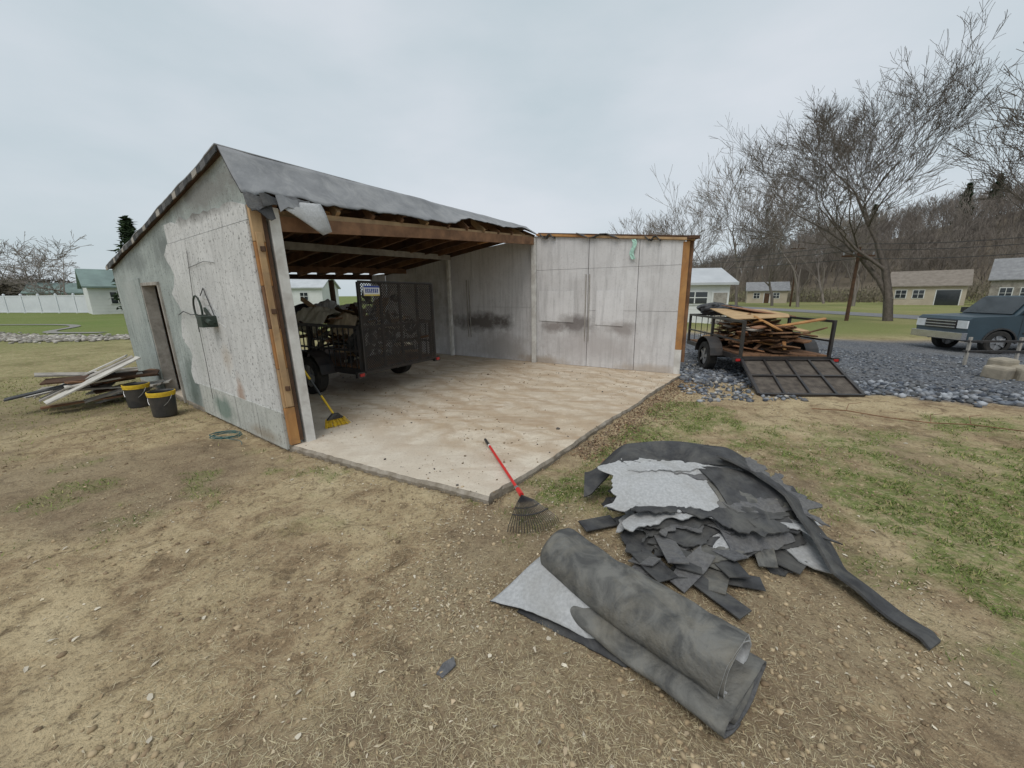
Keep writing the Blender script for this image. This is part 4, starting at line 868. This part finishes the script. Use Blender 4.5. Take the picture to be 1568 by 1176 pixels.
house("distant_house",(-66,60),8,6,2.3,3.6,.6,siding,roofgr,[(0,1.5,1,1,0)])
house("distant_house",(-32,60),9,7,2.8,4.4,.1,siding,roofl,[(-2,1.6,1,1,0),(2,1.6,1,1,0)])
vinyl=mat("vinyl_white",(.70,.72,.76),(.63,.65,.69),1,.4,0); b=B(); p=Vector((-42.5,42,0)); q=Vector((-92,50,0)); d=(q-p).normalized(); n=int((q-p).length/2.4)
for i in range(n+1):
    c=p+d*2.4*i; b.box(c+Vector((0,0,1)),(.15,.15,2.0),vinyl); b.add([c+Vector((-.1,-.1,2)),c+Vector((.1,-.1,2)),c+Vector((.1,.1,2)),c+Vector((-.1,.1,2)),c+Vector((0,0,2.12))],[(0,1,4),(1,2,4),(2,3,4),(3,0,4)],vinyl)
    if i<n:
        for k in range(12): b.beam(c+d*(.15+k*.185)+Vector((0,0,.08)),c+d*(.15+k*.185)+Vector((0,0,1.82)),.17,.03,vinyl,up=Vector((-d.y,d.x,0)))
        b.beam(c+Vector((0,0,1.84)),c+d*2.4+Vector((0,0,1.84)),.07,.12,vinyl); b.beam(c+Vector((0,0,.12)),c+d*2.4+Vector((0,0,.12)),.07,.14,vinyl)
b.obj("vinyl_fence")
b=B(); pth=mat("path_gravel",(.27,.26,.24),(.19,.18,.165),8,.9,.3)
b.grid(40,2,lambda u,v: Vector((-33+15*u+1.5*math.sin(u*5),24-5.5*u+1.2*math.sin(u*6)+.6*v,.03)),pth); b.obj("stone_path")
# ------------------------------------------------------------------ pickup truck
tk=root("pickup_truck"); paint=mat("truck_paint",(.035,.06,.078),(.028,.048,.062),2,.3,0,spec=.6); chrome=mat("chrome",(.6,.6,.62),(.5,.5,.52),4,.2,0,metal=.9); lampm=mat("headlamp",(.7,.72,.74),(.6,.6,.6),4,.15,0,spec=.8)
tk.location=(18.0,13.6,float(terrain(np.array(17.),np.array(13.)))-.02); tk.rotation_euler=(0,0,math.radians(172))
b=B(); hw=.98
def arch(cx,r,n=11): return [(cx+r*math.cos(a),.38+r*math.sin(a)) for a in np.linspace(0,math.pi,n)]
prof=[(2.55,.45),(2.60,.78),(2.60,1.16),(2.50,1.25),(1.30,1.30),(-1.0,1.30),(-2.95,1.28),(-2.98,.5)]+[( -2.25,.45)]+arch(-1.75,.48)[::-1]+[(-1.2,.42),(1.10,.42)]+arch(1.62,.48)[::-1]+[(2.14,.45)]
b.prism([(x,-hw,z) for x,z in prof],(0,2*hw,0),paint)
b.obj("body",tk,bevel=.05)
b=B()
low=[(1.30,.93,1.28),(1.30,-.93,1.28),(-1.05,-.93,1.28),(-1.05,.93,1.28)]; topc=[(.72,.80,1.93),(.72,-.80,1.93),(-.95,-.82,1.93),(-.95,.82,1.93)]
b.add(low+topc,[(3,2,1,0),(4,5,6,7),(0,1,5,4),(1,2,6,5),(2,3,7,6),(3,0,4,7)],paint); b.obj("cab",tk,bevel=.05)
b=B()
def win(a,b1,c,d_,off):
    q=[Vector(a),Vector(b1),Vector(c),Vector(d_)]; b.prism([x+Vector(off) for x in q],Vector(off)*.3,glass)
for s in(-1,1):
    win((1.14,s*.922,1.33),(.20,s*.922,1.33),(.20,s*.826,1.84),(.70,s*.826,1.84),(0,s*.02,0))
    win((.10,s*.922,1.33),(-.95,s*.922,1.33),(-.88,s*.835,1.84),(.10,s*.828,1.84),(0,s*.02,0))
win((1.27,.84,1.32),(1.27,-.84,1.32),(.78,-.74,1.87),(.78,.74,1.87),(.03,0,.02)); win((-1.05,.8,1.33),(-1.05,-.8,1.33),(-.98,-.74,1.84),(-.98,.74,1.84),(-.02,0,0))
b.obj("windows",tk)
b=B(); b.box((2.66,0,.60),(.16,1.98,.24),chrome); b.box((2.61,0,.98),(.06,1.15,.30),black_steel)
for k in range(3): b.box((2.65,0,.88+k*.10),(.03,1.15,.028),chrome)
for s in(-1,1): b.box((2.57,s*.79,.99),(.12,.36,.26),lampm); b.box((1.0,s*1.1,1.42),(.14,.2,.20),black_pl); b.box((-.2,s*.99,1.06),(.16,.03,.035),chrome); b.box((-2.98,s*.88,.98),(.08,.16,.4),red); b.box((-.1,s*.985,.72),(2.2,.03,.05),black_pl)
for s in(-1,1):
    for x in(.15,1.10,-1.0): b.box((x,s*.982,.86),(.012,.012,.76),black_pl)
    for cx in(-1.75,1.62):
        ar=arch(cx,.49,13); 
        for p,q in zip(ar[:-1],ar[1:]): b.beam((p[0],s*.985,p[1]),(q[0],s*.985,q[1]),.05,.05,black_pl)
b.box((-3.05,0,.55),(.16,1.9,.2),chrome); b.box((-2.0,0,1.29),(1.8,1.6,.03),black_pl); b.obj("trim",tk,bevel=.01)
b=B()
for cx in(-1.75,1.62):
    for s in(-1,1): wheel(b,(cx,s*.86,.40),(0,1,0),.40,.28,steel)
    b.box((cx,0,.62),(.9,1.5,.5),black_pl)
b.obj("wheels",tk)
b=B(); g0=float(terrain(np.array(11.),np.array(9.)))
for z in(.35,.6): b.beam((11.2,9.5,g0+z),(14.6,9.1,g0+z),.05,.05,black_steel)
for x in(11.3,12.4,13.5,14.5): b.beam((x,9.5-.11*(x-11.2),g0),(x,9.5-.11*(x-11.2),g0+.7),.05,.05,wood_grey)
b.obj("steel_rack")
sand=mat("sandstone",(.34,.30,.235),(.22,.195,.155),4,.9,.6); b=B()
for (x,y,sx,sy,sz,r_) in((9.8,7.6,.45,.35,.28,.3),(10.2,7.5,.5,.4,.3,-.2),(10.7,7.6,.5,.35,.26,.5),(10.3,7.9,.45,.35,.3,.1),(10.0,7.75,.4,.3,.42,.2)):
    b.box((x,y,float(terrain(np.array(x),np.array(y)))+sz/2-.02),(sx,sy,sz),sand,Matrix.Rotation(r_,3,'Z')@Matrix.Rotation(.1,3,'X'))
b.obj("stone_blocks",bevel=.05)
b=B(); pts=[Vector((4.3+.35*i,5.3-.20*i+.05*math.sin(i*2),.03+.015*math.sin(i*1.7))) for i in range(10)]; b.path(pts,.007,wood_mid,5)
for i in(1,3,4,7): b.path([pts[i],pts[i]+Vector((.2,.2,.04)),pts[i]+Vector((.45,.28,.03))],.004,wood_mid,4)
b.obj("fallen_branch")
